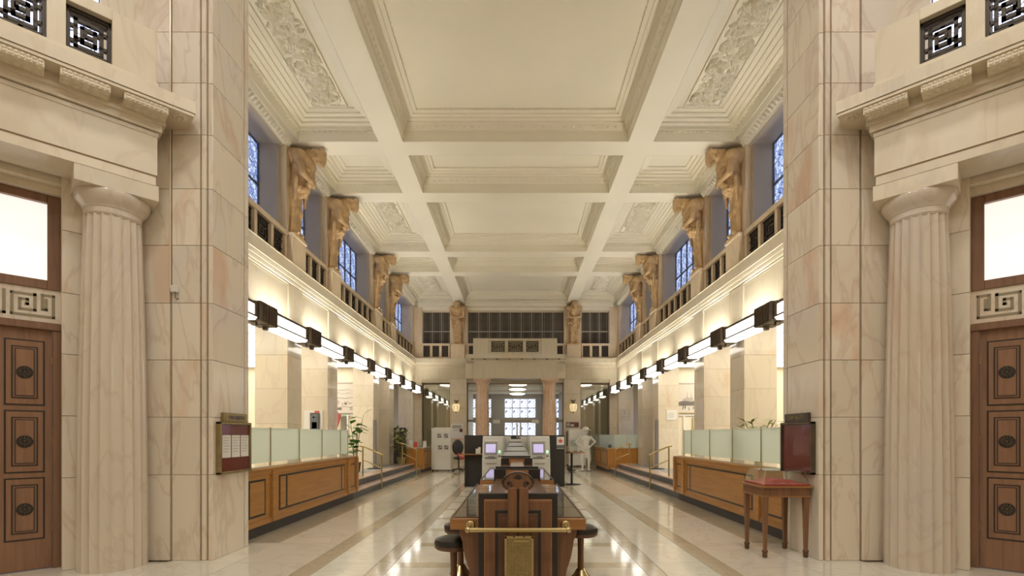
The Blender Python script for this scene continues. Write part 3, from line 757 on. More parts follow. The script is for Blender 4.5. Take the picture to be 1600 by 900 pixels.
for (x0, x1, n, nm) in ((-4.53, -3.2, 3, 'left'), (-2.33, 2.33, 9, 'middle'), (3.18, 4.53, 3, 'right')):
    Wi = struct('window_%d' % NWIN[0], ((x0 + x1) / 2, YE + .2, ZG), 'dark interior gallery window in the end wall'); NWIN[0] += 1
    sw = (x1 - x0) / n
    for k in range(n):
        for (z0, z1) in ((5.3, 6.55), (6.59, 7.5)):
            piece('pane', (sw - .03, .02, z1 - z0), (x0 + (k + .5) * sw, YE + .25, (z0 + z1) / 2), 'darkpane', Wi, 0)
            for dx in (-.3, .3): piece('beaded_strip', (.018, .01, z1 - z0 - .06), (x0 + (k + .5 + dx) * sw, YE + .236, (z0 + z1) / 2), 'strip', Wi, 0)
    for k in range(n + 1): eb('glazing_bar', x0 + k * sw - .018, x0 + k * sw + .018, YE + .21, YE + .26, 5.2, 7.52, 'lightbar', Wi)
    eb('transom', x0, x1, YE + .21, YE + .26, 6.545, 6.595, 'lightbar', Wi)
    nb = 3 if n == 3 else 8
    B = thing('gallery_balustrade', 'pale balustrade below the %s window of the end gallery' % nm, 'balustrade', ((x0 + x1) / 2, YE - .1, ZG), 'end gallery balustrades')
    eb('base_rail', x0, x1, YE - .12, YE, ZG, 5.28, 'pedestal', B); eb('top_rail', x0, x1, YE - .13, YE + .01, 5.82, 5.93, 'pedestal', B)
    sb = (x1 - x0) / nb
    for k in range(nb + 1): eb('post', max(x0, x0 + k * sb - .06), min(x1, x0 + k * sb + .06), YE - .11, YE - .01, 5.28, 5.82, 'pedestal', B)
    for k in range(nb): inst('grille', GRILLE, (x0 + (k + .5) * sb, YE - .05, 5.55), B, (0, 0, -math.pi / 2), (1, (sb - .12) / .42, 1.25))
# glazed openings and the room beyond
for i, (x0, x1) in enumerate(OPEN):
    Wi = struct('window_%d' % NWIN[0], ((x0 + x1) / 2, YE + .25, 0), 'glazed opening in the end wall'); NWIN[0] += 1
    fm = 'bronze' if i != 1 else 'lightbar'
    eb('frame', x0, x0 + .05, YE + .2, YE + .3, 0, 4.05, fm, Wi); eb('frame', x1 - .05, x1, YE + .2, YE + .3, 0, 4.05, fm, Wi); eb('frame', x0, x1, YE + .2, YE + .3, 3.98, 4.06, fm, Wi)
    n = 4 if i == 1 else 1
    for k in range(n):
        a, c = x0 + .05 + (x1 - x0 - .1) * k / n, x0 + .05 + (x1 - x0 - .1) * (k + 1) / n
        if i == 1:
            eb('pane', a + .01, c - .01, YE + .245, YE + .255, .02, 2.15, 'glass', Wi); eb('pane', a + .01, c - .01, YE + .245, YE + .255, 2.26, 3.97, 'glass', Wi)
        else: eb('pane', a + .01, c - .01, YE + .245, YE + .255, .02, 3.97, 'mirror_glass', Wi)
    if i == 1:
        eb('transom', x0, x1, YE + .2, YE + .3, 2.15, 2.26, 'lightbar', Wi)
        eb('door_stile', .2, .27, YE + .2, YE + .3, 0, 2.2, 'steel', Wi)
        for q in (-.95, .95): eb('notice', q - .17, q + .17, YE + .16, YE + .2, 2.08, 2.26, 'paper', Wi)
bx('floor_far_room', -5.6, 5.6, YE + .3, 33.4, -.2, -.001, 'floor')['kind'] = 'structure'
RC = struct('ceiling_far_room', (0, 29, 4.25))
eb('ceiling_board', -5.6, 5.6, YE + .3, 33.4, 4.25, 4.4, 'cover', RC)
for yb in (27.2, 30.3): eb('ceiling_beam', -5.6, 5.6, yb, yb + .4, 4.17, 4.25, 'cover', RC)
FR = struct('wall_far_room', (0, 33, 0))
for s in (-1, 1):
    eb('side_wall', min(s * 5.6, s * 5.75), max(s * 5.6, s * 5.75), YE + .3, 33.4, 0, 4.4, 'cover', FR)
    eb('partition', min(s * 2.85, s * 2.95), max(s * 2.85, s * 2.95), YE + .5, 33.0, 0, 4.3, 'greywall' if s > 0 else 'cover', FR)
    eb('corridor_end', min(s * 2.9, s * 5.7), max(s * 2.9, s * 5.7), 30.0, 30.2, 0, 4.3, 'cover', FR)
eb('back_wall', -5.6, 5.6, 33.15, 33.4, 3.95, 4.4, 'greywall', FR); eb('back_wall', -5.6, 5.6, 33.15, 33.4, 0, 1.35, 'greywall', FR); eb('back_wall', -5.6, 5.6, 33.15, 33.4, 2.35, 2.68, 'greywall', FR)
for (a, c) in ((-5.6, -3.75), (-1.65, -.76), (1.34, 2.2), (4.3, 5.6)): eb('back_wall', a, c, 33.1, 33.4, 0, 4.4, 'greywall', FR)
for (a, c) in ((-3.75, -1.65), (-.76, 1.34), (2.2, 4.3)):
    Wi = struct('window_%d' % NWIN[0], ((a + c) / 2, 33.3, 1.35), 'bright leaded window of the room beyond'); NWIN[0] += 1
    for k in range(4):
        for (z0, z1) in ((1.35, 2.35), (2.68, 3.32), (3.34, 3.95)):
            piece('pane', (.50, .02, z1 - z0 - .03), (a + .2625 + k * .525, 33.28, (z0 + z1) / 2), 'winwhite', Wi, 0)
    for k in range(5): eb('glazing_bar', a + k * .525 - .018, a + k * .525 + .018, 33.22, 33.3, 1.35, 3.95, 'winframe', Wi)
    eb('glazing_bar', a, c, 33.22, 33.3, 3.31, 3.35, 'winframe', Wi)
for k, yy in enumerate((26.0, 28.8, 31.9)):
    L = thing('ceiling_disc_lamp', 'round glowing ceiling lamp in the room beyond the end doors, %s of three' % ['nearest', 'middle', 'farthest'][k], 'ceiling lamp', (.1, yy, 4.2), 'disc lamps in the room beyond')
    MB().lathe([(.52, 4.25), (.55, 4.23), (.54, 4.2), (.50, 4.19)], (.1, yy, 0), 32).build('rim', 'brass_old', L)
    MB().lathe([(.50, 4.20), (.46, 4.15), (.34, 4.12), (.12, 4.105)], (.1, yy, 0), 32).build('glass', 'disc', L)
for s, nm in SIDES:
    L = thing('ceiling_disc_lamp', 'round glowing ceiling lamp behind the %s end-wall glass' % nm, 'ceiling lamp', (s * 3.55, 26.2, 4.2), 'disc lamps behind the side glass')
    MB().lathe([(.52, 4.25), (.55, 4.23), (.54, 4.2), (.50, 4.19)], (s * 3.55, 26.2, 0), 32).build('rim', 'brass_old', L)
    MB().lathe([(.50, 4.20), (.46, 4.15), (.34, 4.12), (.12, 4.105)], (s * 3.55, 26.2, 0), 32).build('glass', 'disc', L)
# portico: two columns, entablature, balcony
for s, nm in SIDES:
    cx = s * 1.57
    C = thing('portico_column', 'pink fluted column of the end portico, %s of the doorway' % nm, 'column', (cx, 23.15, 0), 'end portico columns')
    MB().lathe([(.33, 0), (.33, .5), (.325, 1.5), (.31, 2.6), (.285, 3.6), (.28, 3.85)], (cx, 23.15, 0), 120, lambda a, z: 1 - .05 * abs(math.sin(a * 8))).build('shaft', 'endcol', C)
    MB().lathe([(.27, 3.85), (.285, 3.87), (.285, 3.9), (.36, 3.99), (.37, 4.03)], (cx, 23.15, 0), 40).build('echinus', 'endcol', C)
    eb('abacus', cx - .40, cx + .40, 22.78, 23.5, 4.03, 4.13, 'endcol', C, .004)
PE = thing('portico_entablature', 'cream marble entablature and cornice carried by the pink portico columns', 'entablature', (0, 23.2, 4.13))
eb('frieze', -1.97, 1.93, 22.82, YE, 4.13, 4.92, 'frieze', PE, .004)
eb('side_return', -2.4, 2.35, 23.4, YE, 4.2, 4.95, 'entab', PE)
MB().ext([(-2.3, y_, z_) for y_, z_ in ((YE, 4.92), (22.8, 4.92), (22.8, 4.98), (22.5, 5.02), (22.5, 5.2), (YE, 5.2))], (4.6, 0, 0)).build('cornice', 'frieze', PE)
for k in range(8): MB().lathe([(.05, 0), (.06, .03), (.03, .05)], (-2.0 + k * .57, 22.62, 4.97), 10).build('cornice_boss', 'bronze', PE)
PB = thing('balcony_parapet', 'cream balcony parapet with three dark grilles above the end portico', 'parapet', (0, 22.7, 5.2))
for (a, c) in ((-1.96, -1.27), (1.18, 1.90)): eb('end_block', a, c, 22.62, 23.0, 5.2, 5.95, 'frieze', PB, .006)
eb('base_rail', -1.27, 1.18, 22.68, 22.95, 5.2, 5.33, 'frieze', PB); eb('top_rail', -1.27, 1.18, 22.66, 22.97, 5.84, 5.95, 'frieze', PB)
for xx in (-1.21, -.43, .40, 1.12): eb('mullion', xx - .07, xx + .07, 22.7, 22.92, 5.33, 5.84, 'frieze', PB)
kg = MB()
for q_ in bars2d(key_square(.66, .46), .022, 22.74, 22.76): kg.box(q_[0], q_[1], q_[2], q_[3], q_[4], q_[5])
for k in range(5):
    for z_ in (-.1, 0, .1): kg.box(-.27 + .12 * k, -.21 + .12 * k, 22.74, 22.76, z_ - .012, z_ + .012)
KG = kg.data('key_bars', 'keyline', 0, Vector((0, 22.75, 0)))
for xx in (-.82, -.015, .76):
    gp = bx('grille_plate', xx - .35, xx + .35, 22.79, 22.81, 5.33, 5.84, 'grille', PB); inst('key_bars', KG, (xx, 22.75, 5.585), gp)

# ------------------------------------------------------------------ wall lamps: a glowing glass box between ribbed bronze blocks
def wall_lamp(L_):
    t = thing('wall_lamp', 'x', 'lamp'); h = L_ / 2; g = h - .40
    MB().box(-.11, -.10, -g, g, -.09, .12).box(.10, .11, -g, g, -.09, .12).build('glass_box', 'lamp', t)
    MB().tube([(0, -g, .05), (0, g, .05)], .045, 8).build('tube', 'tube', t); MB().box(-.10, .10, -g, g, -.09, -.08).build('reflector', 'white', t)
    pan = [(-.15, -g - .02, -.12), (-.11, -g - .02, -.165), (.11, -g - .02, -.165), (.15, -g - .02, -.12)]
    MB().ext(pan, (0, 2 * g + .04, 0)).build('glass_tray', 'tray', t)
    fr = MB(); fr.box(-.125, -.095, -g, g, .105, .15); fr.box(.095, .125, -g, g, .105, .15)
    for x in (-.125, .107): fr.box(x, x + .022, -g, g, -.13, -.075)
    fr.build('frame', 'bronze', t)
    for s in (-1, 1):
        b = MB(); b.box(-.13, .13, min(s * g, s * (g + .10)), max(s * g, s * (g + .10)), -.14, .17)
        b.box(-.17, .17, min(s * (g + .10), s * (h - .02)), max(s * (g + .10), s * (h - .02)), -.16, .19)
        b.build('end_block', 'bronze', t, .006)
        rb = MB()
        for k in range(5): yy = s * (g + .13 + .05 * k); rb.box(-.182, .182, yy - .012, yy + .012, -.15, .18)
        rb.build('rib', 'bronze', t)
        MB().box(-.04, .04, s * (h - .2) - .04, s * (h - .2) + .04, -.22, -.16).build('drop_knob', 'bronze', t)
        MB().box(.10, .35, s * (h - .18) - .05, s * (h - .18) + .05, -.03, .07).build('bracket', 'bronze', t)
    return t
LJ = [6.80, 8.86, 10.92, 13.18, 15.24, 17.30, 19.42, 21.48, 23.54]
protos = {}
for s, nm in SIDES:
    for k in range(8):
        L_ = round(LJ[k + 1] - LJ[k], 2); first = L_ not in protos
        if first: protos[L_] = wall_lamp(L_)
        place(protos[L_], first, (s * 4.60, (LJ[k] + LJ[k + 1]) / 2, 3.65), 0 if s > 0 else math.pi,
              'glowing box-shaped wall lamp with bronze ends, %s from the camera along the %s wall' % (ORD[k], nm), 'wall lamps along the hall')

# ------------------------------------------------------------------ carved figures under the beams
def remesh(mb, name, m, voxel, smooth=2):
    o = mb.build('tmp', m); md = o.modifiers.new('r', 'REMESH'); md.mode = 'VOXEL'; md.voxel_size = voxel; md.use_smooth_shade = True
    sm = o.modifiers.new('s', 'SMOOTH'); sm.iterations = smooth; sm.factor = .5
    dg = bpy.context.evaluated_depsgraph_get(); me = bpy.data.meshes.new_from_object(o.evaluated_get(dg)); me.name = name
    me.transform(Matrix.Translation(o.location)); bpy.data.objects.remove(o)
    for p in me.polygons: p.use_smooth = True
    me.materials.clear(); me.materials.append(M[m]); return me
def cap(mb, a, b, ra, rb, n=12):
    A, B = Vector(a), Vector(b); mb.tube([A, A.lerp(B, .5), B], [ra, (ra + rb) / 2, rb], n); mb.ball(a, ra, n, 8); mb.ball(b, rb, n, 8)
def figure_mesh():
    f = MB()           # +x = into the hall, y = width, z = 0 at the pedestal
    # plinth and robe
    f.box(-.06, .22, -.26, .26, 0, .05); f.box(-.08, .02, -.24, .24, .04, 1.88)
    for sy in (-1, 1):
        cap(f, (.09, sy * .11, .08), (.10, sy * .11, .55), .075, .085); cap(f, (.10, sy * .11, .55), (.11, sy * .10, 1.0), .09, .12)
        f.ball((.17, sy * .12, .08), (.09, .06, .045)); f.ball((.16, sy * .11, .55), (.07, .07, .10))
        # ribs of drapery
        for k, yy in enumerate((.03, .08, .14, .19)):
            cap(f, (.14 - .04 * (k == 3), sy * yy, .10), (.19 - .05 * (k == 3), sy * yy * .9, .95), .026, .03, 8)
    f.ball((.10, 0, .98), (.16, .24, .16))
    # sash with knots across the hips
    for k in range(9):
        a = -.9 + k * .225; f.ball((.18 + .09 * math.cos(a), .20 * math.sin(a * 1.5), 1.0 + .03 * math.sin(k * 2.1)), (.07, .05, .05), 10, 7)
    # torso leaning out
    cap(f, (.12, 0, 1.05), (.22, 0, 1.35), .17, .20); f.ball((.16, 0, 1.12), (.17, .21, .18)); f.ball((.26, 0, 1.42), (.22, .27, .22)); f.ball((.30, 0, 1.55), (.24, .30, .20))
    for sy in (-1, 1): f.ball((.40, sy * .10, 1.40), (.09, .11, .10))
    # shoulders, arms bent, hands before the chest
    for sy in (-1, 1):
        f.ball((.30, sy * .26, 1.62), (.16, .13, .14)); cap(f, (.32, sy * .28, 1.58), (.38, sy * .29, 1.26), .085, .07)
        cap(f, (.38, sy * .29, 1.26), (.45, sy * .10, 1.20), .07, .05); f.ball((.47, sy * .07, 1.20), (.055, .06, .045))
        for k in range(4): cap(f, (.48, sy * .06, 1.225 - .02 * k), (.50, -sy * .01, 1.22 - .02 * k), .014, .011, 6)
        cap(f, (.25, sy * .30, 1.15), (.20, sy * .24, .75), .05, .03, 8)
    # curls / drapery hanging from the hands
    for k in range(6): f.ball((.40 - .045 * k, .05 * math.sin(k * 2.3), 1.13 - .05 * k), (.075, .08, .06), 10, 7)
    f.ball((.36, 0, 1.02), (.06, .12, .07))
    # back and neck up to the beam
    cap(f, (.20, 0, 1.62), (.42, 0, 1.74), .20, .15); f.ball((.12, 0, 1.70), (.22, .31, .17)); cap(f, (.42, 0, 1.72), (.58, 0, 1.72), .13, .11)
    # head bowed forward, face down
    f.ball((.64, 0, 1.73), (.155, .125, .125)); f.ball((.70, 0, 1.66), (.095, .095, .11)); f.ball((.755, 0, 1.63), (.03, .025, .045)); f.ball((.70, 0, 1.575), (.06, .065, .05))
    for sy in (-1, 1):
        f.ball((.62, sy * .125, 1.68), (.03, .02, .045)); f.ball((.745, sy * .04, 1.69), (.03, .035, .02))
    for k in range(14):
        a = k * .8; f.ball((.62 + .13 * math.cos(a), .11 * math.sin(a), 1.80 + .02 * math.sin(k * 3)), (.05, .05, .045), 8, 6)
    for k in range(5): f.ball((.72 - .03 * k, .05 * math.sin(k * 2.5), 1.55 + .012 * k), (.04, .04, .045), 8, 6)
    return remesh(f, 'figure_body', 'stone', .0135, 0)
FIG = figure_mesh()
def figure_thing():
    t = thing('carved_figure', 'x', 'carved figure')
    o = inst('body', FIG, (0, 0, .66), t, (0, 0, 0), (1, 1, 1.045))
    pd = MB(); pd.box(-.02, .20, -.33, .33, 0, .60); pd.build('pedestal', 'pedestal', t, .004)
    MB().box(-.03, .225, -.345, .345, .60, .665).build('pedestal_cap', 'pedestal', t, .006)
    return t
figp = figure_thing(); first = True
for (s, nm, c) in FIGS:
    k = JC.index(c)
    place(figp, first, (s * 4.99, c, ZG), math.pi if s > 0 else 0, 'ochre stone figure bowing under a ceiling beam, %s of four on the %s gallery' % (ORD[k], nm), 'figures along the side galleries'); first = False
for s, nm in SIDES:
    place(figp, False, (s * 2.79, YE - .02, ZG), -math.pi / 2, 'ochre stone figure on the end wall, %s of the wide dark window' % nm, 'figures on the end wall')

# ------------------------------------------------------------------ platform and steps
PF = {}
for s, nm in SIDES:
    xf = mirx(s)
    P = struct('floor_platform_' + nm, (s * 4.5, 16, 0), 'raised platform with two stone steps beside the hall')
    bx('upper_riser', 4.17, 4.9, 11.64, YE, 0, .325, 'riser', P, 0, xf); bx('platform_top', 4.5, 5.65, 11.64, YE, .30, .355, 'carpet', P, 0, xf)
    n = 6
    for k in range(n):
        a, b = 11.64 + (19.95 - 11.64) * k / n, 11.64 + (19.95 - 11.64) * (k + 1) / n
        bx('step_tread', 4.13, 4.52, a + .002, b - .002, .32, .36, 'tread', P, .006, xf); bx('step_tread', 3.82, 4.2, a + .002, b - .002, .14, .18, 'tread', P, .006, xf)
    bx('lower_riser', 3.85, 4.2, 11.64, 20.0, 0, .142, 'riser', P, 0, xf)

# ------------------------------------------------------------------ counters
def panel_run(C, xf, x, y0, y1, z0, z1, inset=.11, strips=False, m='counter'):
    """inlaid panel on the hall face of a counter (face at x, towards -x)"""
    bx('inlay', x - .004, x + .02, y0, y1, z0, z1, 'ebony', C, 0, xf)
    bx('panel', x - .009, x + .02, y0 + .04, y1 - .04, z0 + .03, z1 - .03, m, C, .004, xf)
    if strips:
        for a in (y0 + .22, y1 - .25): bx('inlay_strip', x - .0115, x + .02, a, a + .05, z0 + .03, z1 - .03, 'ebony', C, 0, xf)
def long_counter(s, nm):
    xf = mirx(s)
    C = thing('bank_counter', 'long %s wooden counter with black-inlaid panels and frosted glass screens' % nm, 'counter', (s * 4.4, 9.55, 0), 'near counters')
    X = 3.75; y0, y1 = 6.73, 11.62
    bx('body', X, 4.55, y0, y1, .17, .98, 'counter', C, .004, xf)
    bx('top_moulding', X - .03, 4.58, y0, y1 + .02, .975, 1.01, 'counter', C, .006, xf)
    bx('counter_top', X + .06, 4.62, y0, y1, 1.008, 1.025, 'ctop', C, .002, xf)
    bx('toe_kick', X + .07, 4.5, y0, y1 - .04, 0, .175, 'toe', C, 0, xf)
    bx('base_rail', X - .02, X + .02, y0, y1, .17, .25, 'counter', C, .006, xf); bx('upper_rail', X - .015, X + .02, y0, y1, .905, .975, 'counter', C, .004, xf)
    for a, b in ((7.53, 7.66), (10.92, 11.06), (11.53, 11.63)): bx('pilaster', X - .045, X + .02, a, b, .185, .975, 'counter', C, .006, xf)
    panel_run(C, xf, X, 6.9, 7.38, .31, .85); panel_run(C, xf, X, 7.8, 10.80, .31, .87, strips=True); panel_run(C, xf, X, 11.14, 11.47, .31, .85)
    G = 3.95
    ys = [6.75, 6.87, 7.92, 8.97, 10.02, 11.07, 11.56]
    for a, b in zip(ys, ys[1:]): bx('glass_screen', G - .006, G + .006, a + .012, b - .012, 1.07, 1.60, 'frost', C, 0, xf)
    bx('glass_edge', G - .012, G + .012, ys[0], ys[-1], 1.60, 1.615, 'frost', C, 0, xf)
    for a in ys: bx('screen_post', G - .014, G + .014, a - .012, a + .012, 1.01, 1.625, 'brass', C, .003, xf)
    return C
long_counter(-1, 'left'); long_counter(1, 'right')
def far_counter(s, nm):
    xf = mirx(s)
    C = thing('bank_counter', 'short far %s counter of orange wood beside the end wall' % nm, 'counter', (s * 4.3, 21.8, 0), 'far counters')
    bx('body', 3.75, 5.0, 19.95, 23.6, .10, .97, 'counter', C, .004, xf); bx('toe_kick', 3.85, 4.9, 20.05, 23.6, 0, .10, 'toe', C, 0, xf)
    bx('end_panel', 3.74, 5.02, 19.93, 19.96, .30, .955, 'counter_x', C, .004, xf); bx('top', 3.70, 5.05, 19.9, 23.6, .965, 1.0, 'ctop', C, .004, xf)
    panel_run(C, xf, 3.75, 20.2, 21.5, .25, .85); panel_run(C, xf, 3.75, 21.75, 23.3, .25, .85)
    if s > 0:
        for a, b in ((20.0, 21.2), (21.23, 22.4), (22.43, 23.5)): bx('glass_screen', 3.98, 3.99, a, b, 1.0, 1.52, 'frost', C, 0, xf)
        for a, b in ((4.0, 4.5), (4.52, 5.0)): bx('glass_screen', a, b, 20.0, 20.01, 1.0, 1.52, 'frost', C, 0, xf)
    return C
far_counter(-1, 'left'); far_counter(1, 'right')

# ------------------------------------------------------------------ brass hand rails over the steps
def handrail():
    t = thing('handrail', 'x', 'handrail')      # local x: 0 at floor post, + towards the platform
    r = .022
    MB().tube([(0, 0, 0), (0, 0, .97)], r, 10).build('post', 'brass', t); MB().tube([(.52, 0, .36), (.52, 0, 1.2)], r, 10).build('post', 'brass', t)
    MB().tube([(-.04, 0, .95), (.50, 0, 1.19), (.60, 0, 1.20)], r, 10).build('top_rail', 'brass', t)
    MB().tube([(0, 0, .58), (.46, 0, .80), (.52, 0, .80)], r * .75, 10).build('middle_rail', 'brass', t)
    return t
hr = handrail(); first = True
for s, nm in SIDES:
    for k, yy in enumerate((13.65, 18.4)):
        place(hr, first, (s * 3.72, yy, 0), 0 if s > 0 else math.pi, 'brass two-rail handrail on the %s steps, the %s one' % (nm, ['nearer', 'farther'][k]), 'step handrails'); first = False

# ------------------------------------------------------------------ writing desks in the middle
DX = .018
def writing_desk(y0, y1, label, front_detail):
    D = thing('writing_desk', label, 'desk', (DX, (y0 + y1) / 2, 0), 'writing desks down the middle')
    def b(name, x0, x1, a, c, z0, z1, m, bev=0.0, parent=D): return bx(name, DX + x0, DX + x1, a, c, z0, z1, m, parent, bev)
    W = .574
    top = b('tabletop', -W, W, y0 + .06, y1 - .06, .70, .795, 'desk_top', .004)
    for s in (-1, 1):
        n = 5; a0, a1 = y0 + .10, y1 - .10; st = (a1 - a0) / n
        for k in range(n): bx('glass_inset', DX + min(s * .335, s * (W - .03)), DX + max(s * .335, s * (W - .03)), a0 + k * st + .008, a0 + (k + 1) * st - .008, .79, .803, 'desk_glass', top)
        bx('metal_lip', DX + s * (W - .012) - .006, DX + s * (W - .012) + .006, y0 + .06, y1 - .06, .79, .812, 'steel', top)
        # shaped side brackets
        for yy in (y0 + .10, (y0 + y1) / 2, y1 - .16):
            pr = [(.30, 0), (.30, .70), (.50, .70), (.50, .66), (.475, .60), (.47, .55), (.45, .45), (.42, .36), (.40, .26), (.385, .15), (.40, .05), (.40, 0)]
            MB().ext([(DX + s * x, yy, z) for x, z in pr], (0, .06, 0)).build('bracket', 'desk', D, .003)
    b('spine', -.30, .30, y0 + .05, y1 - .05, 0, .88, 'desk_dark'); b('spine_cap', -.12, .12, y0 + .05, y1 - .05, .88, .96, 'desk', .004)
    b('foot_plinth', -.45, .45, y0 + .2, y1 - .2, 0, .08, 'ebony')
    H = 1.015
    for (ya, yb, sg) in ((y0, y0 + .055, -1), (y1 - .055, y1, 1)):
        E = b('end_panel', -.33, .33, ya, yb, 0, H, 'ebony', .004)
        f = ya if sg < 0 else yb
        def p(name, x0, x1, d, z0, z1, m):
            lo, hi = (f - d, f + .01) if sg < 0 else (f - .01, f + d)
            return b(name, x0, x1, lo, hi, z0, z1, m, .003, E)
        p('frame_panel', -.282, .282, .012, .04, H - .048, 'desk_top'); p('frame_face', -.272, .272, .018, .05, H - .06, 'desk')
        p('inner_border', -.19, .19, .021, .12, H - .135, 'ebony'); p('inner_panel', -.165, .165, .026, .14, H - .165, 'desk_dark')
        p('inner_field', -.135, .135, .030, .17, H - .20, 'desk_dark')
    b('centre_board', -.16, .16, y1 - .075, y1 - .05, .80, 1.0, 'desk_top', .004)
    if front_detail:
        f = y0
        for s in (-1, 1): b('centre_fillet', min(s * .008, s * .085), max(s * .008, s * .085), f - .055, f + .05, .02, 1.07, 'desk', .006)
        b('centre_groove', -.01, .01, f - .035, f + .05, .02, 1.06, 'ebony')
        # palmette scroll on top
        pts = []
        for k in range(17):
            a = math.pi * k / 16; pts.append((DX + .133 * math.cos(a), f - .04, 1.10 + .098 * math.sin(a)))
        pts += [(DX + .077 * -1 + .056 * math.cos(t), f - .04, 1.10 + .056 * math.sin(t)) for t in (3.6, 4.2, 4.71, 5.3)] + [(DX + .077 + .056 * math.cos(t), f - .04, 1.10 + .056 * math.sin(t)) for t in (4.1, 4.71, 5.2, 5.8)]
        S = MB().ext(pts, (0, .08, 0)).build('scroll_crest', 'desk', D, .003)
        for s in (-1, 1):
            sp = [(DX + s * (.077 + (.050 - .0024 * k) * math.cos(1.2 - .45 * k)), f - .043, 1.10 + (.050 - .0024 * k) * math.sin(1.2 - .45 * k)) for k in range(18)]
            MB().tube(sp, .0045, 6).build('volute', 'ebony', S)
            dk = [(DX + s * .077 + .014 * math.cos(t * .524), f - .0435, 1.10 + .014 * math.sin(t * .524)) for t in range(12)]
            MB().ext(dk, (0, .004, 0)).build('volute_eye', 'ebony', S)
        ar = [(DX + .129 * math.cos(math.pi * k / 20), f - .044, 1.10 + .094 * math.sin(math.pi * k / 20)) for k in range(21)]
        MB().tube(ar, .0055, 6).build('crest_rim', 'ebony', S)
        lf = MB()
        for k in range(7):
            a = math.pi * (k + 1) / 8; c_ = (DX + .022 * math.cos(a), f - .042, 1.135 + .026 * math.sin(a))
            lf.ball(c_, (.020, .006, .006), 8, 5, Matrix.Rotation(-a, 3, 'Y'))
        lf.build('palmette', 'ebony', S)
        # brass rail and mesh bin
        Bk = f - .16
        MB().tube([(DX - .40, Bk, .742), (DX + .40, Bk, .742)], .020, 12).build('brass_rail', 'brass', D)
        for s in (-1, 1):
            MB().ball((DX + s * .40, Bk, .742), .026).build('rail_ball', 'brass', D); MB().tube([(DX + s * .40, Bk, .742), (DX + s * .40, f + .08, .742)], .014, 8).build('rail_bracket', 'brass', D)
            MB().ball((DX + s * .40, f + .05, .745), (.04, .012, .036)).build('rail_rose', 'brass', D)
        Bn = b('waste_bin', -.10, .115, f - .20, f - .06, .18, .69, 'brass_old', .004)
        for s in (-1, 1): bx('bin_rim', DX + .0075 + s * .106 - .008, DX + .0075 + s * .106 + .008, f - .21, f - .05, .17, .70, 'brass', Bn)
        bx('bin_rim', DX - .105, DX + .12, f - .21, f - .05, .685, .703, 'brass', Bn)
        bx('bin_flap', DX - .035, DX + .085, f - .214, f - .2, .655, .675, 'brass', Bn)
        ms = MB()
        for k in range(11): ms.box(DX - .09 + k * .0185, DX - .084 + k * .0185, f - .205, f - .199, .2, .65)
        for k in range(24): ms.box(DX - .095, DX + .11, f - .205, f - .199, .2 + k * .019, .206 + k * .019)
        ms.build('bin_mesh', 'brass', Bn)['kind'] = 'stuff'
        for s in (-1, 1): MB().ball((DX + .0075 + s * .04, f - .205, .70), .009).build('bin_stud', 'ebony', Bn)
    return D
writing_desk(4.10, 7.08, 'wooden writing desk with a scrolled crest, brass rail and mesh bin, nearest the camera', True)
writing_desk(7.60, 10.40, 'plain dark wooden writing desk standing behind the one with the scrolled crest', False)

# stools
def stool():
    t = thing('stool', 'x', 'stool')
    MB().lathe([(.16, .50), (.172, .51), (.175, .535), (.165, .56), (.12, .578), (.05, .586), (.002, .588)], n=32, cap=False).build('cushion', 'leather', t)
    MB().lathe([(.10, .465), (.16, .475), (.172, .49), (.172, .51), (.15, .515)], n=32).build('seat_rim', 'desk_dark', t)
    MB().lathe([(.034, .10), (.030, .30), (.034, .47)], n=8).build('post', 'desk', t)
    MB().lathe([(.12, 0), (.125, .03), (.075, .08), (.045, .13), (.03, .14)], n=8).build('foot', 'brass', t)
    return t
sp = stool()
place(sp, True, (-.565, 4.48, 0), 0, 'round black leather stool at the nearest left corner of the scrolled desk', 'stools at the scrolled desk')
place(sp, False, (-.585, 5.22, 0), 0, 'round black leather stool partly hidden behind the nearest left stool', 'stools at the scrolled desk')
place(sp, False, (.665, 5.05, 0), 0, 'round black leather stool on the right of the scrolled desk', 'stools at the scrolled desk')

# sloping glass display case behind the second desk
G = thing('glass_display_case', 'low case with a sloping glazed top between the two cash machines', 'display case', (0, 11.4, 0))
bx('base', -.30, .30, 10.5, 12.6, 0, 1.02, 'desk_dark', G, .004)
def slope(t): return (10.5 + 2.0 * t, 1.04 + .28 * t, .30 - .15 * t)
for a, b in ((.02, .30), (.33, .63), (.66, .96)):
    (ya, za, wa), (yb, zb, wb_) = slope(a), slope(b)
    MB().hexa([(-wa, ya, za), (wa, ya, za), (wb_, yb, zb), (-wb_, yb, zb)], [(-wa, ya, za + .008), (wa, ya, za + .008), (wb_, yb, zb + .008), (-wb_, yb, zb + .008)]).build('glass_pane', 'painted_reflection_glass', G)
for a in (0, .315, .645, .985):
    ya, za, wa = slope(a); bx('glazing_bar', -wa - .01, wa + .01, ya - .015, ya + .015, za - .01, za + .02, 'ebony', G)
for s in (-1, 1): MB().tube([(s * .30, 10.5, 1.05), (s * .15, 12.5, 1.33)], .012, 6).build('frame_rail', 'steel', G)
MB().hexa([(-.30, 10.5, 1.0), (.30, 10.5, 1.0), (.15, 12.5, 1.0), (-.15, 12.5, 1.0)], [(-.295, 10.5, 1.035), (.295, 10.5, 1.035), (.148, 12.5, 1.315), (-.148, 12.5, 1.315)]).build('case_bed', 'white', G)
bx('end_bar', -.16, .16, 12.5, 12.6, 1.28, 1.40, 'plastic', G, .006)
pr_ = thing('printer_stand', 'black device on a stand with a slim grey pole behind the glass case', 'stand', (.02, 13.0, 0))
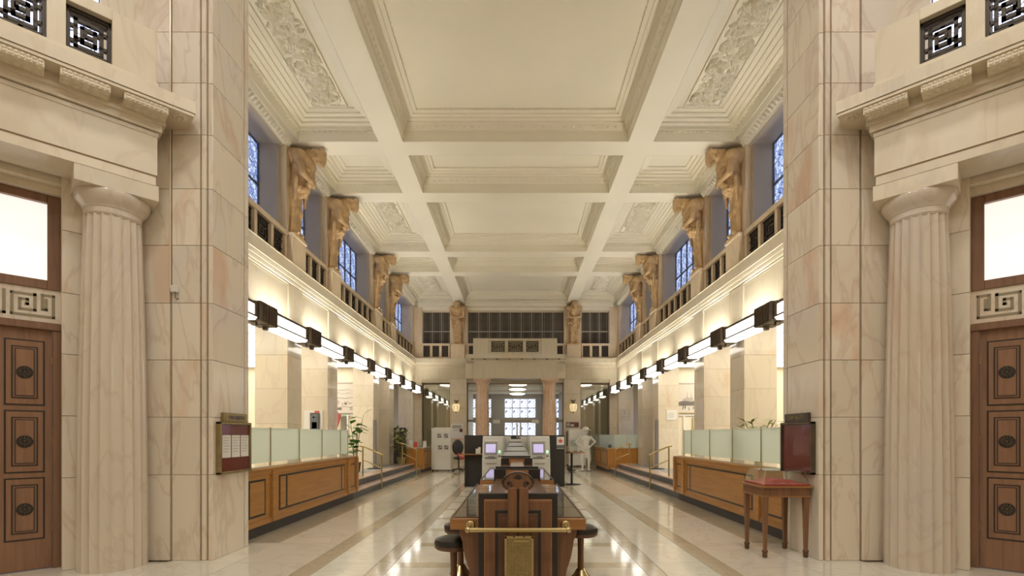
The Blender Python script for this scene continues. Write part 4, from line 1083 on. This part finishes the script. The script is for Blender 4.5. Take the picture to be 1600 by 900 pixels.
bx('device', -.13, .0, 12.95, 13.1, 0, 1.5, 'black', pr_, .01); bx('device', .02, .13, 12.98, 13.1, 0, 1.44, 'ink', pr_, .01)
MB().tube([(.03, 13.02, 1.3), (.03, 13.02, 1.82)], .022, 8).build('pole', 'steel', pr_)

# ------------------------------------------------------------------ cash machines and dark partitions
def cash_machine():
    t = thing('cash_machine', 'x', 'cash machine')
    # side profile (y, z), front at y=0 facing -y
    prof = [(0, 0), (0, .86), (.05, .90), (.05, .95), (.12, 1.32), (.16, 1.44), (.22, 1.48), (.75, 1.48), (.75, 0)]
    MB().ext([(-.27, y_, z_) for y_, z_ in prof], (.54, 0, 0)).build('body', 'plastic', t, .01)
    def fp(x0, x1, z0, z1, d0, d1, name, m):     # piece lying on the inclined fascia
        def yz(z): return .05 + (z - .95) * (.07 / .37)
        MB().hexa([(x0, yz(z0) - d1, z0), (x1, yz(z0) - d1, z0), (x1, yz(z0) - d0, z0), (x0, yz(z0) - d0, z0)], [(x0, yz(z1) - d1, z1), (x1, yz(z1) - d1, z1), (x1, yz(z1) - d0, z1), (x0, yz(z1) - d0, z1)]).build(name, m, t)
    fp(-.22, .13, .96, 1.32, -.02, .004, 'bezel', 'plastic_dark'); fp(-.18, .09, 1.03, 1.26, -.02, .008, 'screen', 'screen')
    fp(.155, .235, .94, 1.36, -.02, .012, 'reader_strip', 'plastic'); fp(.165, .225, 1.02, 1.09, -.02, .018, 'indicator', 'led'); fp(.165, .225, .93, .955, -.02, .018, 'slot', 'black')
    fp(-.2, .2, 1.345, 1.37, -.02, .006, 'top_light', 'white')
    bx('keypad_shelf', -.20, .12, -.03, .06, .885, .91, 'plastic_dark', t, .004); bx('keypad', -.10, .06, -.02, .04, .91, .925, 'black', t)
    bx('cash_slot', -.16, .12, -.012, .01, .72, .75, 'plastic_dark', t); MB().lathe([(.05, 0), (.05, .008)], (.0, -.004, .62), 16).build('lock_plate', 'plastic_dark', t)
    return t
cm = cash_machine()
place(cm, True, (-.64, 13.25, 0), R(-4), 'pale grey cash machine with a violet screen on the left of the glass case', 'cash machines')
place(cm, False, (.66, 13.25, 0), R(4), 'pale grey cash machine with a violet screen on the right of the glass case', 'cash machines')
for (x0, x1, l_, nm) in ((-1.475, -.95, 'left', 0), (.95, 1.40, 'right', 1)):
    P = thing('dark_partition', 'tall black partition panel on the %s of the cash machines' % l_, 'partition', ((x0 + x1) / 2, 14.2, 0), 'black partitions')
    bx('panel', x0, x1, 14.14, 14.2, .03, 1.50, 'black', P, .004); bx('side_panel', x0 if nm == 0 else x1 - .06, x0 + .06 if nm == 0 else x1, 14.2, 15.2, .03, 1.50, 'black', P, .004)
    bx('foot', x0 - .02, x1, 14.05, 14.3, 0, .03, 'steel', P)
P = thing('dark_partition', 'black partition panel closing the gap behind the cash machines', 'partition', (0, 14.3, 0), 'black partitions')
bx('panel', -.95, .95, 14.24, 14.28, .0, 1.50, 'black', P); 
for s, nm in SIDES:
    W_ = thing('white_screen_panel', 'white blank panel beside the inner edge of the %s cash machine' % nm, 'panel', (s * .25, 13.9, 0), 'white blank panels')
    bx('board', min(s * .09, s * .40), max(s * .09, s * .40), 14.1, 14.14, .02, 1.47, 'plastic', W_, .004); bx('foot', min(s * .09, s * .40), max(s * .09, s * .40), 14.08, 14.2, 0, .03, 'steel', W_)
# star sign on the right partition
st = thing('star_sign', 'small white sign with a red star on the black partition', 'sign', (1.275, 14.13, 1.1))
bx('plate', 1.17, 1.385, 14.125, 14.139, 1.11, 1.455, 'paper', st)
bx('lower_band', 1.17, 1.385, 14.122, 14.126, 1.12, 1.22, 'riser', st)
pts = []
for k in range(10):
    a = math.pi / 2 + k * math.pi / 5; rr = .082 if k % 2 == 0 else .036; pts.append((1.277 + rr * math.cos(a), 14.1245, 1.335 + rr * math.sin(a)))
MB().ext(pts, (0, -.003, 0)).build('star', 'red', st)
pts = []
for k in range(10):
    a = math.pi / 2 + k * math.pi / 5; rr = .034 if k % 2 == 0 else .015; pts.append((1.277 + rr * math.cos(a), 14.1212, 1.335 + rr * math.sin(a)))
MB().ext(pts, (0, -.002, 0)).build('star_heart', 'pink', st)

# bar table by the left partition, round-foot table on the right
t = thing('shelf_table', 'thin wooden shelf table with folded papers in front of the left black partition', 'table', (-1.25, 14.0, 0))
bx('top', -1.62, -.93, 13.80, 14.12, .945, .97, 'desk_top', t, .004); bx('leg', -1.0, -.96, 13.95, 13.99, 0, .945, 'black', t)
bx('leg', -1.46, -1.42, 14.06, 14.1, 0, .945, 'black', t); bx('red_edge', -1.64, -1.5, 13.79, 13.81, .945, .985, 'red', t)
for k, (x, h) in enumerate(((-1.10, .15), (-1.03, .19))):
    pp = thing('leaflet_stack', ['lower', 'taller'][k] + ' upright stack of cream leaflets on the shelf table', 'leaflets', (x, 13.95, .97), 'leaflets on the shelf table')
    bx('leaflets', x - .035, x + .035, 13.92, 13.98, .97, .97 + h, 'paper', pp, .003); bx('holder', x - .038, x + .038, 13.91, 13.985, .97, 1.0, 'glass', pp)
t = thing('bistro_table', 'small high table on a black post with a round foot', 'table', (1.70, 15.0, 0))
MB().lathe([(.27, 0), (.27, .012), (.06, .03), (.03, .05)], (1.70, 15.0, 0), 32).build('foot', 'black', t); MB().tube([(1.70, 15, .03), (1.70, 15, .96)], .035, 12).build('post', 'black', t)
MB().lathe([(.30, .955), (.305, .965), (.305, .98), (.30, .99)], (1.80, 15.0, 0), 32).build('top', 'desk_top', t)
for k, x in enumerate((1.60, 1.82, 1.98)):
    o = thing('desk_gadget', 'small dark object on the high round-foot table, %s' % ['on its left side', 'in its middle', 'on its right side'][k], 'gadget', (x, 15, .99), 'objects on the high table')
    bx('case', x - .05, x + .05, 14.95, 15.03, .99, 1.03, 'ink', o, .01); bx('clip', x - .02, x + .02, 14.94, 14.96, 1.0, 1.05, 'steel', o)

# ------------------------------------------------------------------ notice boards on the pier faces
def text_mesh(txt, size, depth, m):
    cu = bpy.data.curves.new('lettering', 'FONT'); cu.body = txt; cu.size = size; cu.extrude = depth; cu.align_x = 'CENTER'; cu.align_y = 'CENTER'
    o = bpy.data.objects.new('tmp', cu); COL.objects.link(o)
    dg = bpy.context.evaluated_depsgraph_get(); me = bpy.data.meshes.new_from_object(o.evaluated_get(dg)); bpy.data.objects.remove(o)
    me.name = 'lettering'; me.materials.clear(); me.materials.append(M[m]); return me
LETS = {-1: text_mesh('OBAVIJESTI', .078, .003, 'ink'), 1: text_mesh('OBAVIJESTI', .078, .003, 'brass_old')}
for s, nm in SIDES:
    xf = mirx(s); fm = 'brass_old' if s < 0 else 'bronze'
    N = thing('notice_board', ('brass-framed crimson notice board with three white sheets on the left pier' if s < 0 else 'dark-framed glossy crimson notice board on the right pier above the display table'), 'notice board', (s * PX, 6.3, 1.0), 'pier notice boards')
    def b(name, x0, x1, y0, y1, z0, z1, m, bev=0.0): return bx(name, x0, x1, y0, y1, z0, z1, m, N, bev, xf)
    y0, y1, z0, z1 = 5.96, 6.66, 1.02, 1.665
    b('backing', PX - .035, PX - .001, y0 + .02, y1 - .02, z0 + .02, z1 - .02, 'crimson')
    for (a, c, d, e) in ((y0, y1, z0, z0 + .03), (y0, y1, z1 - .03, z1), (y0, y0 + .03, z0, z1), (y1 - .03, y1, z0, z1)): b('frame', PX - .06, PX - .001, a, c, d, e, fm, .005)
    b('header', PX - .045, PX - .001, 6.06, 6.58, z1, z1 + .115, fm, .006); b('header_field', PX - .05, PX - .04, 6.085, 6.555, z1 + .018, z1 + .097, 'brass_old' if s < 0 else 'toe')
    o = inst('lettering', LETS[s], (s * (PX - .0525), 6.32, z1 + .057), N, (R(90), 0, R(-90) if s > 0 else R(90)), (.92, .85, 1))
    if s < 0:
        for k in range(3): b('sheet', PX - .04, PX - .034, 6.03 + k * .205, 6.21 + k * .205, 1.22, 1.50, 'paper')
        for k in range(3):
            for j in range(6): b('print_line', PX - .0412, PX - .0395, 6.05 + k * .205, 6.19 + k * .205 - .02 * (j % 3), 1.465 - j * .035, 1.473 - j * .035, 'ink_pale')

# ------------------------------------------------------------------ display table with glass case on the right
T = thing('display_table', 'slender wooden table on tapered legs carrying a glass case, against the right pier', 'table', (3.31, 6.28, 0))
tx0, tx1, ty0, ty1 = 2.99, 3.62, 5.98, 6.58
bx('top', tx0, tx1, ty0, ty1, .855, .88, 'desk_top', T, .006); bx('apron', tx0 + .03, tx1 - .03, ty0 + .03, ty1 - .03, .75, .856, 'desk', T, .003)
bx('apron_bead', tx0 + .022, tx1 - .022, ty0 + .022, ty1 - .022, .742, .758, 'desk_top', T, .003)
for lx in (tx0 + .065, tx1 - .065):
    for ly in (ty0 + .065, ty1 - .065):
        a, c = .032, .018
        L_ = MB().hexa([(lx - c, ly - c, .08), (lx + c, ly - c, .08), (lx + c, ly + c, .08), (lx - c, ly + c, .08)], [(lx - a, ly - a, .76), (lx + a, ly - a, .76), (lx + a, ly + a, .76), (lx - a, ly + a, .76)]).build('leg', 'desk', T, .002)
        MB().lathe([(.022, 0), (.03, .015), (.03, .06), (.036, .07), (.036, .085), (.028, .095)], (lx, ly, 0), 8, a0=math.pi / 8).build('leg_foot', 'desk_dark', L_)
K = thing('glass_case', 'sloping-sided glass case lined with red velvet on the slender wooden table', 'glass case', (3.31, 6.28, .88))
cx, cy = 3.31, 6.28
def fr(w_, l_, z): return [(cx - w_, cy - l_, z), (cx + w_, cy - l_, z), (cx + w_, cy + l_, z), (cx - w_, cy + l_, z)]
lo, hi = fr(.285, .265, .892), fr(.235, .215, 1.06)
for k in range(4):
    k2 = (k + 1) % 4
    n = (Vector(lo[k2]) - Vector(lo[k])).cross(Vector(hi[k]) - Vector(lo[k])).normalized() * .004
    MB().ext([lo[k], lo[k2], hi[k2], hi[k]], tuple(n)).build('glass_side', 'glass', K); MB().tube([lo[k], hi[k]], .004, 6).build('edge_bead', 'brass_old', K)
MB().ext(hi, (0, 0, .004)).build('glass_lid', 'glass', K)
bx('velvet_bed', cx - .28, cx + .28, cy - .26, cy + .26, .88, .905, 'velvet', K, .004)
MB().hexa(fr(.20, .18, .905), fr(.10, .16, .945)).build('velvet_mound', 'velvet', K)
for k in range(9):
    o = thing('coin', 'small %s medal on red velvet, %s along the front of the glass case' % ('golden' if k % 2 else 'silvery', ['first', 'second', 'third', 'fourth', 'fifth', 'sixth', 'seventh', 'eighth', 'ninth'][k]), 'medal', (cx - .18 + .045 * k, cy - .21 + .03 * (k % 3), .906), 'medals in the glass case')
    q = o.location; MB().lathe([(.015, .0), (.016, .002), (.015, .004)], (q.x, q.y, q.z), 12).build('disc', 'brass' if k % 2 else 'steel', o)
    MB().lathe([(.010, .004), (.009, .006)], (q.x, q.y, q.z), 10).build('relief', 'steel' if k % 2 else 'brass', o)

# ------------------------------------------------------------------ brass sconces on the end wall
def sconce():
    t = thing('wall_sconce', 'x', 'sconce')          # projects towards -y
    MB().box(-.05, .05, -.03, .0, -.1, .32).build('back_plate', 'brass_old', t, .008)
    MB().lathe([(.05, -.24), (.13, -.2), (.19, -.1), (.20, .05), (.16, .13), (.06, .15)], (0, -.2, 0), 8, a0=R(22.5)).build('lantern_glass', 'sconce', t)
    for k in range(8):
        a = R(22.5) + k * math.pi / 4; c_, s_ = math.cos(a), math.sin(a)
        MB().tube([(.05 * c_, -.2 + .05 * s_, -.24), (.195 * c_, -.2 + .195 * s_, -.1), (.205 * c_, -.2 + .205 * s_, .05), (.07 * c_, -.2 + .07 * s_, .15)], .012, 6).build('rib', 'brass', t)
    MB().lathe([(.07, .14), (.10, .17), (.04, .2), (.02, .24)], (0, -.2, 0), 12).build('crown', 'brass', t); MB().lathe([(.002, -.3), (.04, -.27), (.06, -.23)], (0, -.2, 0), 12).build('finial', 'brass_old', t)
    for s in (-1, 1): MB().tube([(0, -.02, .28), (s * .10, -.1, .34), (s * .07, -.2, .26), (0, -.2, .2)], .016, 6).build('scroll_arm', 'bronze', t)
    return t
sc = sconce()
place(sc, True, (-2.87, YE - .02, 2.86), 0, 'brass lantern sconce on the marble strip left of the portico', 'end wall sconces')
place(sc, False, (2.76, YE - .02, 2.86), 0, 'brass lantern sconce on the marble strip right of the portico', 'end wall sconces')

# ------------------------------------------------------------------ white display cabinet, office chair, posters near the end wall
D = thing('display_cabinet', 'tall white cabinet on castors with four small photographs', 'cabinet', (-3.12, 20.7, 0))
bx('body', -3.42, -2.73, 20.55, 20.95, .06, 1.82, 'white', D, .006); bx('side_wing', -3.53, -3.42, 20.6, 20.95, .06, 1.80, 'white', D, .006)
for (x, z) in ((-3.19, 1.48), (-2.91, 1.48), (-3.16, .99), (-2.90, .99)):
    ph = bx('photograph', x - .08, x + .08, 20.538, 20.552, z - .08, z + .08, 'ink', D)
    bx('bright_patch', x - .06, x + .01, 20.534, 20.54, z - .05, z + .03, 'ink_pale', ph); bx('bright_patch', x + .02, x + .06, 20.534, 20.54, z - .01, z + .06, 'print_bg', ph)
bx('caption', -3.2, -2.85, 20.54, 20.552, .70, .78, 'paper', D)
for x in (-3.48, -3.3, -2.8): MB().ball((x, 20.62, .04), .04, 10, 7).build('castor', 'black', D)
C = thing('office_chair', 'black swivel office chair with red seat edge beside the black partition', 'chair', (-2.35, 20.3, 0))
cx, cy = -2.35, 20.3
MB().ball((cx - .02, cy - .18, 1.0), (.23, .07, .32), 16, 10).build('backrest', 'black', C); MB().ball((cx, cy + .05, .56), (.25, .24, .07), 16, 8).build('seat', 'black', C)
MB().tube([(cx - .02, cy - .14, .8), (cx, cy - .2, .62), (cx, cy, .52)], .03, 8).build('back_stem', 'black', C); MB().tube([(cx, cy, .10), (cx, cy, .52)], .03, 10).build('gas_column', 'black', C)
bx('seat_edge', cx + .05, cx + .25, cy - .2, cy - .16, .54, .62, 'red', C, .01)
for k in range(5):
    a = k * 2 * math.pi / 5 + .3; e = (cx + .32 * math.cos(a), cy + .32 * math.sin(a), .07)
    L_ = MB().tube([(cx, cy, .12), e], [.03, .02], 8).build('leg', 'black', C); MB().ball((e[0], e[1], .035), .035, 10, 7).build('castor', 'black', L_)
def flat(name, label, cat, x0, x1, y, z0, z1, m, marks=()):
    o = thing(name, label, cat, ((x0 + x1) / 2, y, z0)); bx('sheet', x0, x1, y - .02, y, z0, z1, m, o)
    for (nm_, a, b_, c_, d_, mm) in marks:
        bx(nm_, x0 + (x1 - x0) * a, x0 + (x1 - x0) * b_, y - .024, y - .018, z0 + (z1 - z0) * c_, z0 + (z1 - z0) * d_, mm, o)
    return o
yw = YE - .021
flat('poster', 'white poster with blue print and a red corner on the strip left of the portico', 'poster', -3.13, -2.55, yw, 1.32, 2.05, 'paper',
     [('print', .1, .85, .70, .92, 'ink_pale'), ('print', .7, .95, .45, .68, 'crimson'), ('edge', 0, 1, 0, .025, 'pink'), ('print', .2, .75, .55, .6, 'ink_pale')])
flat('photo_strip', 'framed row of three pictures on the strip right of the portico', 'picture', 2.43, 3.05, yw, 1.88, 2.13, 'desk_dark',
     [('photo', .05, .3, .2, .85, 'ink_pale'), ('photo', .36, .62, .2, .6, 'print_bg'), ('photo', .68, .95, .25, .8, 'crimson')])
flat('dark_poster', 'dark upright poster with a red motif beneath the framed picture row', 'poster', 2.45, 2.72, yw, .98, 1.70, 'ink', [('motif', .3, .75, .25, .65, 'red'), ('motif', .2, .6, .7, .85, 'bronze')])
k_ = thing('white_locker', 'white locker unit standing behind the white cut-out figure', 'locker', (2.95, 23.3, 0))
bx('body', 2.5, 3.3, 23.1, 23.7, .08, 1.78, 'white', k_, .01); bx('door', 2.52, 2.88, 23.085, 23.1, .55, 1.0, 'plastic', k_); bx('panel', 2.55, 2.85, 23.08, 23.1, 1.0, 1.3, 'frost', k_)
for x in (2.56, 2.72, 2.9, 3.2): bx('foot', x - .04, x + .04, 23.12, 23.2, 0, .08, 'ink', k_)
sb = thing('black_shoe_tool', 'small black foot pump on the floor near the round-foot table', 'foot pump', (2.3, 20.6, 0))
MB().ball((2.25, 20.6, .09), (.12, .1, .09), 12, 8).build('body', 'black', sb); MB().tube([(2.2, 20.6, .1), (2.14, 20.6, .3)], .025, 8).build('lever', 'black', sb); bx('pedal', 2.3, 2.5, 20.55, 20.65, .02, .06, 'black', sb, .01)

# white cut-out figure, hands on hips, hat
f = MB(); fx, fy = 2.93, 20.7
def c2(a, b, ra, rb): cap(f, (fx + a[0], fy + a[1], a[2]), (fx + b[0], fy + b[1], b[2]), ra, rb, 10)
for s in (-1, 1):
    c2((s * .13, 0, .05), (s * .14, 0, .48), .045, .065); c2((s * .14, 0, .48), (s * .09, 0, .92), .07, .10); f.ball((fx + s * .15, fy - .06, .04), (.055, .12, .04), 10, 6)
    c2((s * .20, 0, 1.42), (s * .40, .02, 1.22), .05, .045); c2((s * .40, .02, 1.22), (s * .19, -.06, 1.02), .04, .032)
    f.ball((fx + s * .17, fy - .07, 1.0), (.05, .035, .04), 8, 6)
    for k in range(4): c2((s * .16, -.08, 1.02 - .018 * k), (s * .10, -.10, 1.0 - .02 * k), .011, .009)
    f.ball((fx + s * .115, fy, 1.64), (.02, .02, .035), 8, 6)
f.ball((fx, fy, .95), (.19, .13, .14), 12, 8); c2((0, 0, .98), (0, 0, 1.2), .15, .15); f.ball((fx, fy, 1.32), (.21, .13, .18), 12, 8); c2((0, 0, 1.42), (0, 0, 1.55), .06, .055)
f.ball((fx, fy, 1.65), (.11, .12, .15), 12, 9); f.ball((fx, fy - .12, 1.64), (.018, .03, .03), 8, 6); f.ball((fx - .02, fy, 1.72), (.27, .25, .025), 14, 6); f.ball((fx, fy, 1.77), (.13, .14, .09), 12, 8)
# robe panels
c2((-.15, 0, .9), (-.19, 0, .45), .06, .05); c2((.15, 0, .9), (.19, 0, .45), .06, .05); c2((0, .03, .9), (0, .03, .6), .12, .08)
me = remesh(f, 'figure_body', 'white', .02, 2)
F = thing('white_figure', 'life-size white figure with a broad hat, hands on hips, near the far right counter', 'statue', (fx, fy, 0))
inst('body', me, (0, 0, 0), None).parent = F; F.children[0].location = Vector((0, 0, 0)) - wloc(F)
bx('base_plate', fx - .3, fx + .3, fy - .18, fy + .15, 0, .012, 'glass', F)

# ------------------------------------------------------------------ plants
def leaf(mb, c, l_, w_, az, tilt):
    d = Vector((math.cos(az) * math.cos(tilt), math.sin(az) * math.cos(tilt), math.sin(tilt))); sd = Vector((-math.sin(az), math.cos(az), 0)); up = d.cross(sd)
    C_ = Vector(c); pts = [C_]; 
    for t, ww in ((.3, .8), (.6, 1.0), (.85, .6)):
        m_ = C_ + d * l_ * t + Vector((0, 0, -.25 * l_ * t * t)); pts += [m_ + sd * w_ * ww / 2, m_ + up * w_ * .08, m_ - sd * w_ * ww / 2]
    pts.append(C_ + d * l_ + Vector((0, 0, -.25 * l_)))
    fs = [(0, 1, 2), (0, 2, 3), (1, 4, 5, 2), (2, 5, 6, 3), (4, 7, 8, 5), (5, 8, 9, 6), (7, 10, 8), (8, 10, 9)]
    mb.add(pts, fs, True)
def potted(name, label, x, y, z, h, stems, leaf_m, lw, ll, pot_m, pr=.17, spread=.22, per=7, low=.45):
    P = thing(name, label, 'plant', (x, y, z)); rnd = random.Random(int(abs(x * 100)) + int(y * 10))
    MB().lathe([(pr * .75, z), (pr, z + .28), (pr * 1.05, z + .30), (pr * .95, z + .30), (pr * .9, z + .26)], (x, y, 0), 20).build('pot', pot_m, P)
    for k in range(stems):
        a = 2 * math.pi * k / stems + .4; hh = h * (1 - .16 * (k % 3)); tip = (x + spread * math.cos(a), y + spread * math.sin(a), z + hh)
        mid = (x + spread * .35 * math.cos(a), y + spread * .35 * math.sin(a), z + hh * .55)
        S = MB().tube([(x + .03 * math.cos(a), y + .03 * math.sin(a), z + .2), mid, tip], [.014, .012, .006], 6).build('stem', 'stem', P)
        for j in range(per):
            t = low + (1 - low) * j / (per - 1); b_ = Vector(mid).lerp(Vector(tip), max(0, (t - .55) / .45)) if t > .55 else Vector((x, y, z + .2)).lerp(Vector(mid), t / .55)
            lf = MB(); leaf(lf, b_, ll * rnd.uniform(.7, 1.2), lw * rnd.uniform(.7, 1.2), rnd.uniform(0, 6.28), rnd.uniform(-.1, .9)); lf.build('leaf', leaf_m, S, recalc=False)
    return P
potted('potted_plant', 'tall thin plant with broad green leaves at the end of the left counter', -4.98, 15.3, .36, 1.78, 5, 'leaf', .19, .32, 'pot', .17, .24, 8, .42)
potted('potted_palm', 'bushy yellow-green potted palm near the far left handrail', -4.42, 19.0, .36, 1.50, 9, 'leaf_dry', .08, .42, 'pot_clay', .18, .28, 12, .3)
P = potted('potted_plant', 'leafy plant rising behind the right counter glass', 4.36, 8.85, 1.025, .74, 11, 'leaf_dry', .05, .20, 'pot_clay', .09, .28, 16, .5)

# ------------------------------------------------------------------ things on the platforms
Rk = thing('dark_rack', 'dark slatted rack with three pale squares beside the far left counter', 'rack', (-4.8, 21.0, .36))
bx('frame', -5.13, -4.42, 19.80, 19.85, .36, 1.80, 'black', Rk, .006)
for k in range(3): bx('pale_square', -4.99 + k * .2, -4.90 + k * .2, 19.785, 19.80, 1.66, 1.75, 'paper', Rk)
for k in range(3): bx('slat', -5.12 + k * .235, -4.91 + k * .235, 19.788, 19.80, .4, 1.62, 'toe', Rk)
for (x, y, nm) in ((-4.78, 16.7, 'left'), (4.75, 16.6, 'right')):
    o = thing('sign_pole', 'slim black upright totem standing by the third pier on the %s' % nm, 'totem', (x, y, .36), 'black totems')
    bx('post', x - .055, x + .055, y - .03, y + .03, .38, 2.02, 'ink', o, .01); bx('foot', x - .22, x + .22, y - .15, y + .15, .36, .385, 'black', o, .004)
# notices on pier faces
def pier_sheet(name, label, x0, x1, y, z0, z1, m, marks=()): return flat(name, label, 'notice', x0, x1, y, z0, z1, m, marks)
pier_sheet('notice_sheet', 'white notice panel with a red tab on the second left pier', -5.50, -5.02, 13.18 - .352, 1.40, 2.14, 'white', [('red_tab', .56, .82, .93, .99, 'red')])
pf = flat('framed_poster', 'small dark framed poster in front of the white notice panel', 'poster', -5.34, -5.10, 13.18 - .38, 1.60, 2.08, 'bronze', [('picture', .08, .92, .06, .94, 'riser'), ('figure', .2, .75, .15, .5, 'crimson'), ('lights', .3, .5, .72, .8, 'paper')])
pier_sheet('notice_sheet', 'pale paper notice on the third right pier', 5.18, 5.52, 17.3 - .352, 2.02, 2.36, 'paper', [('print', .2, .8, .7, .74, 'ink_pale'), ('print', .15, .7, .5, .54, 'ink_pale'), ('print', .2, .75, .3, .34, 'ink_pale')])
pier_sheet('engraved_plate', 'faint engraved plate on the last right pier', 4.95, 5.45, YE - .1 - .352, 2.2, 2.75, 'frieze', [('motif', .4, .45, .55, .8, 'ink'), ('print', .2, .7, .3, .36, 'ink_pale')])
# pictures over the aisle doors
L = thing('town_drawing', 'large pencil drawing of a hilly town above the left aisle door', 'picture', (-6.15, 17.66, 2.3))
bx('canvas', -6.75, -5.62, 17.64, 17.69, 2.30, 3.36, 'print_bg', L); rnd = random.Random(5)
bx('frame', -6.77, -5.60, 17.63, 17.68, 3.35, 3.39, 'ink_pale', L); bx('frame', -6.77, -5.60, 17.63, 17.68, 2.27, 2.31, 'ink_pale', L)
for (z, amp, m_, w_) in ((3.12, .05, 'ink_pale', .006), (3.0, .04, 'ink_pale', .006), (2.84, .03, 'ink_pale', .010), (2.52, .03, 'ink_pale', .009)):
    MB().tube([(-6.72 + k * .055, 17.636, z + amp * math.sin(k * .9 + z * 7) * .6 + rnd.uniform(-.5, .5) * amp) for k in range(20)], w_, 5).build('hill_line', m_, L)
for k in range(14):
    x = rnd.uniform(-6.65, -5.75); z = 2.36 + rnd.random() * .3; h = rnd.uniform(.04, .10); w_ = rnd.uniform(.02, .05)
    MB().ext([(x - w_, 17.64, z), (x + w_, 17.64, z), (x + w_, 17.64, z + h), (x, 17.64, z + h * 1.6), (x - w_, 17.64, z + h)], (0, -.006, 0)).build('house', 'ink' if k % 2 else 'ink_pale', L)
MB().ext([(-6.43, 17.64, 2.45), (-6.37, 17.64, 2.45), (-6.37, 17.64, 2.72), (-6.40, 17.64, 2.82), (-6.43, 17.64, 2.72)], (0, -.006, 0)).build('tower', 'ink_pale', L)
Rr = thing('town_engraving', 'large grey picture of a town with twin spires above the right aisle door', 'picture', (6.15, 17.66, 2.3))
bx('canvas', 5.62, 6.75, 17.64, 17.69, 2.30, 3.34, 'print_bg', Rr); bx('frame', 5.60, 6.77, 17.63, 17.68, 3.33, 3.37, 'ink_pale', Rr); bx('frame', 5.60, 6.77, 17.63, 17.68, 2.27, 2.31, 'brass_old', Rr)
def sil(pts, m_): MB().ext([(x, 17.64, z) for x, z in pts], (0, -.006, 0)).build('silhouette', m_, Rr)
sil([(5.98, 2.72), (6.35, 2.72), (6.35, 2.80), (6.30, 2.88), (6.29, 3.05), (6.275, 2.90), (6.26, 2.84), (6.15, 2.86), (6.145, 2.9), (6.13, 3.05), (6.115, 2.9), (6.10, 2.84), (5.98, 2.80)], 'ink_pale')
sil([(5.64, 2.55), (6.74, 2.57), (6.74, 2.70), (6.5, 2.76), (6.3, 2.70), (6.0, 2.73), (5.8, 2.68), (5.64, 2.74)], 'ink')
for k in range(12):
    x = rnd.uniform(5.7, 6.7); z = rnd.uniform(2.34, 2.5); MB().ext([(x - .015, 17.64, z), (x + .015, 17.64, z), (x + .01, 17.64, z + .1), (x - .01, 17.64, z + .1)], (0, -.006, 0)).build('walker', 'ink' if k % 3 else 'ink_pale', Rr)
# aisle doors under the pictures
for (s, n) in ((-1, 3), (1, 4)):
    xf = mirx(s); Dd = struct('door_%d' % n, (s * 6.4, 17.75, .36), 'dark open doorway' if s < 0 else 'white door with a brass handle bar')
    for (a, c_) in ((6.0, 6.06), (6.86, 6.92)): bx('jamb', a, c_, 17.66, 17.74, .36, 2.25, 'white', Dd, 0, xf)
    bx('lintel', 5.75, 6.92, 17.655, 17.74, 2.19, 2.25, 'white', Dd, 0, xf)
    if s > 0:
        bx('leaf', 5.75, 6.9, 17.71, 17.75, .36, 2.2, 'white', Dd, 0, xf); bx('brass_bar', 6.34, 6.40, 17.66, 17.70, .6, 2.12, 'brass', Dd, 0, xf); bx('dark_gap', 6.43, 6.50, 17.69, 17.72, .36, 2.2, 'ink', Dd, 0, xf)
U = thing('paper_umbrella', 'pink folded umbrella hanging in the left aisle doorway', 'umbrella', (-6.35, 17.55, 1.75))
MB().lathe([(.12, 2.24), (.10, 2.1), (.06, 1.95), (.012, 1.78)], (-6.35, 17.55, 0), 10).build('canopy', 'pink', U); MB().tube([(-6.35, 17.55, 2.2), (-6.35, 17.55, 2.34)], .012, 6).build('handle', 'ink', U)
# small goods on the far left counter
for k, (x, h, m_, l_) in enumerate(((-4.35, .30, 'paper', 'white leaflet holder'), (-4.15, .22, 'red', 'red leaflet holder'), (-3.95, .34, 'glass', 'clear acrylic holder'), (-3.78, .26, 'paper', 'slim white leaflet holder'))):
    o = thing('leaflet_holder', l_ + ' standing on the far left counter', 'leaflet holder', (x, 20.4, 1.0), 'holders on the far left counter')
    MB().hexa([(x - .07, 20.35, 1.0), (x + .07, 20.35, 1.0), (x + .07, 20.45, 1.0), (x - .07, 20.45, 1.0)], [(x - .06, 20.42, 1.0 + h), (x + .06, 20.42, 1.0 + h), (x + .06, 20.46, 1.0 + h), (x - .06, 20.46, 1.0 + h)]).build('sleeve', m_, o); bx('foot', x - .08, x + .08, 20.33, 20.47, 1.0, 1.015, 'glass', o)
o = thing('telephone', 'small black device on the far right counter', 'telephone', (3.86, 20.25, 1.0)); bx('base', 3.80, 3.92, 20.15, 20.35, 1.0, 1.05, 'black', o, .01); MB().tube([(3.80, 20.25, 1.08), (3.86, 20.25, 1.10), (3.92, 20.25, 1.08)], .022, 8).build('handset', 'black', o)
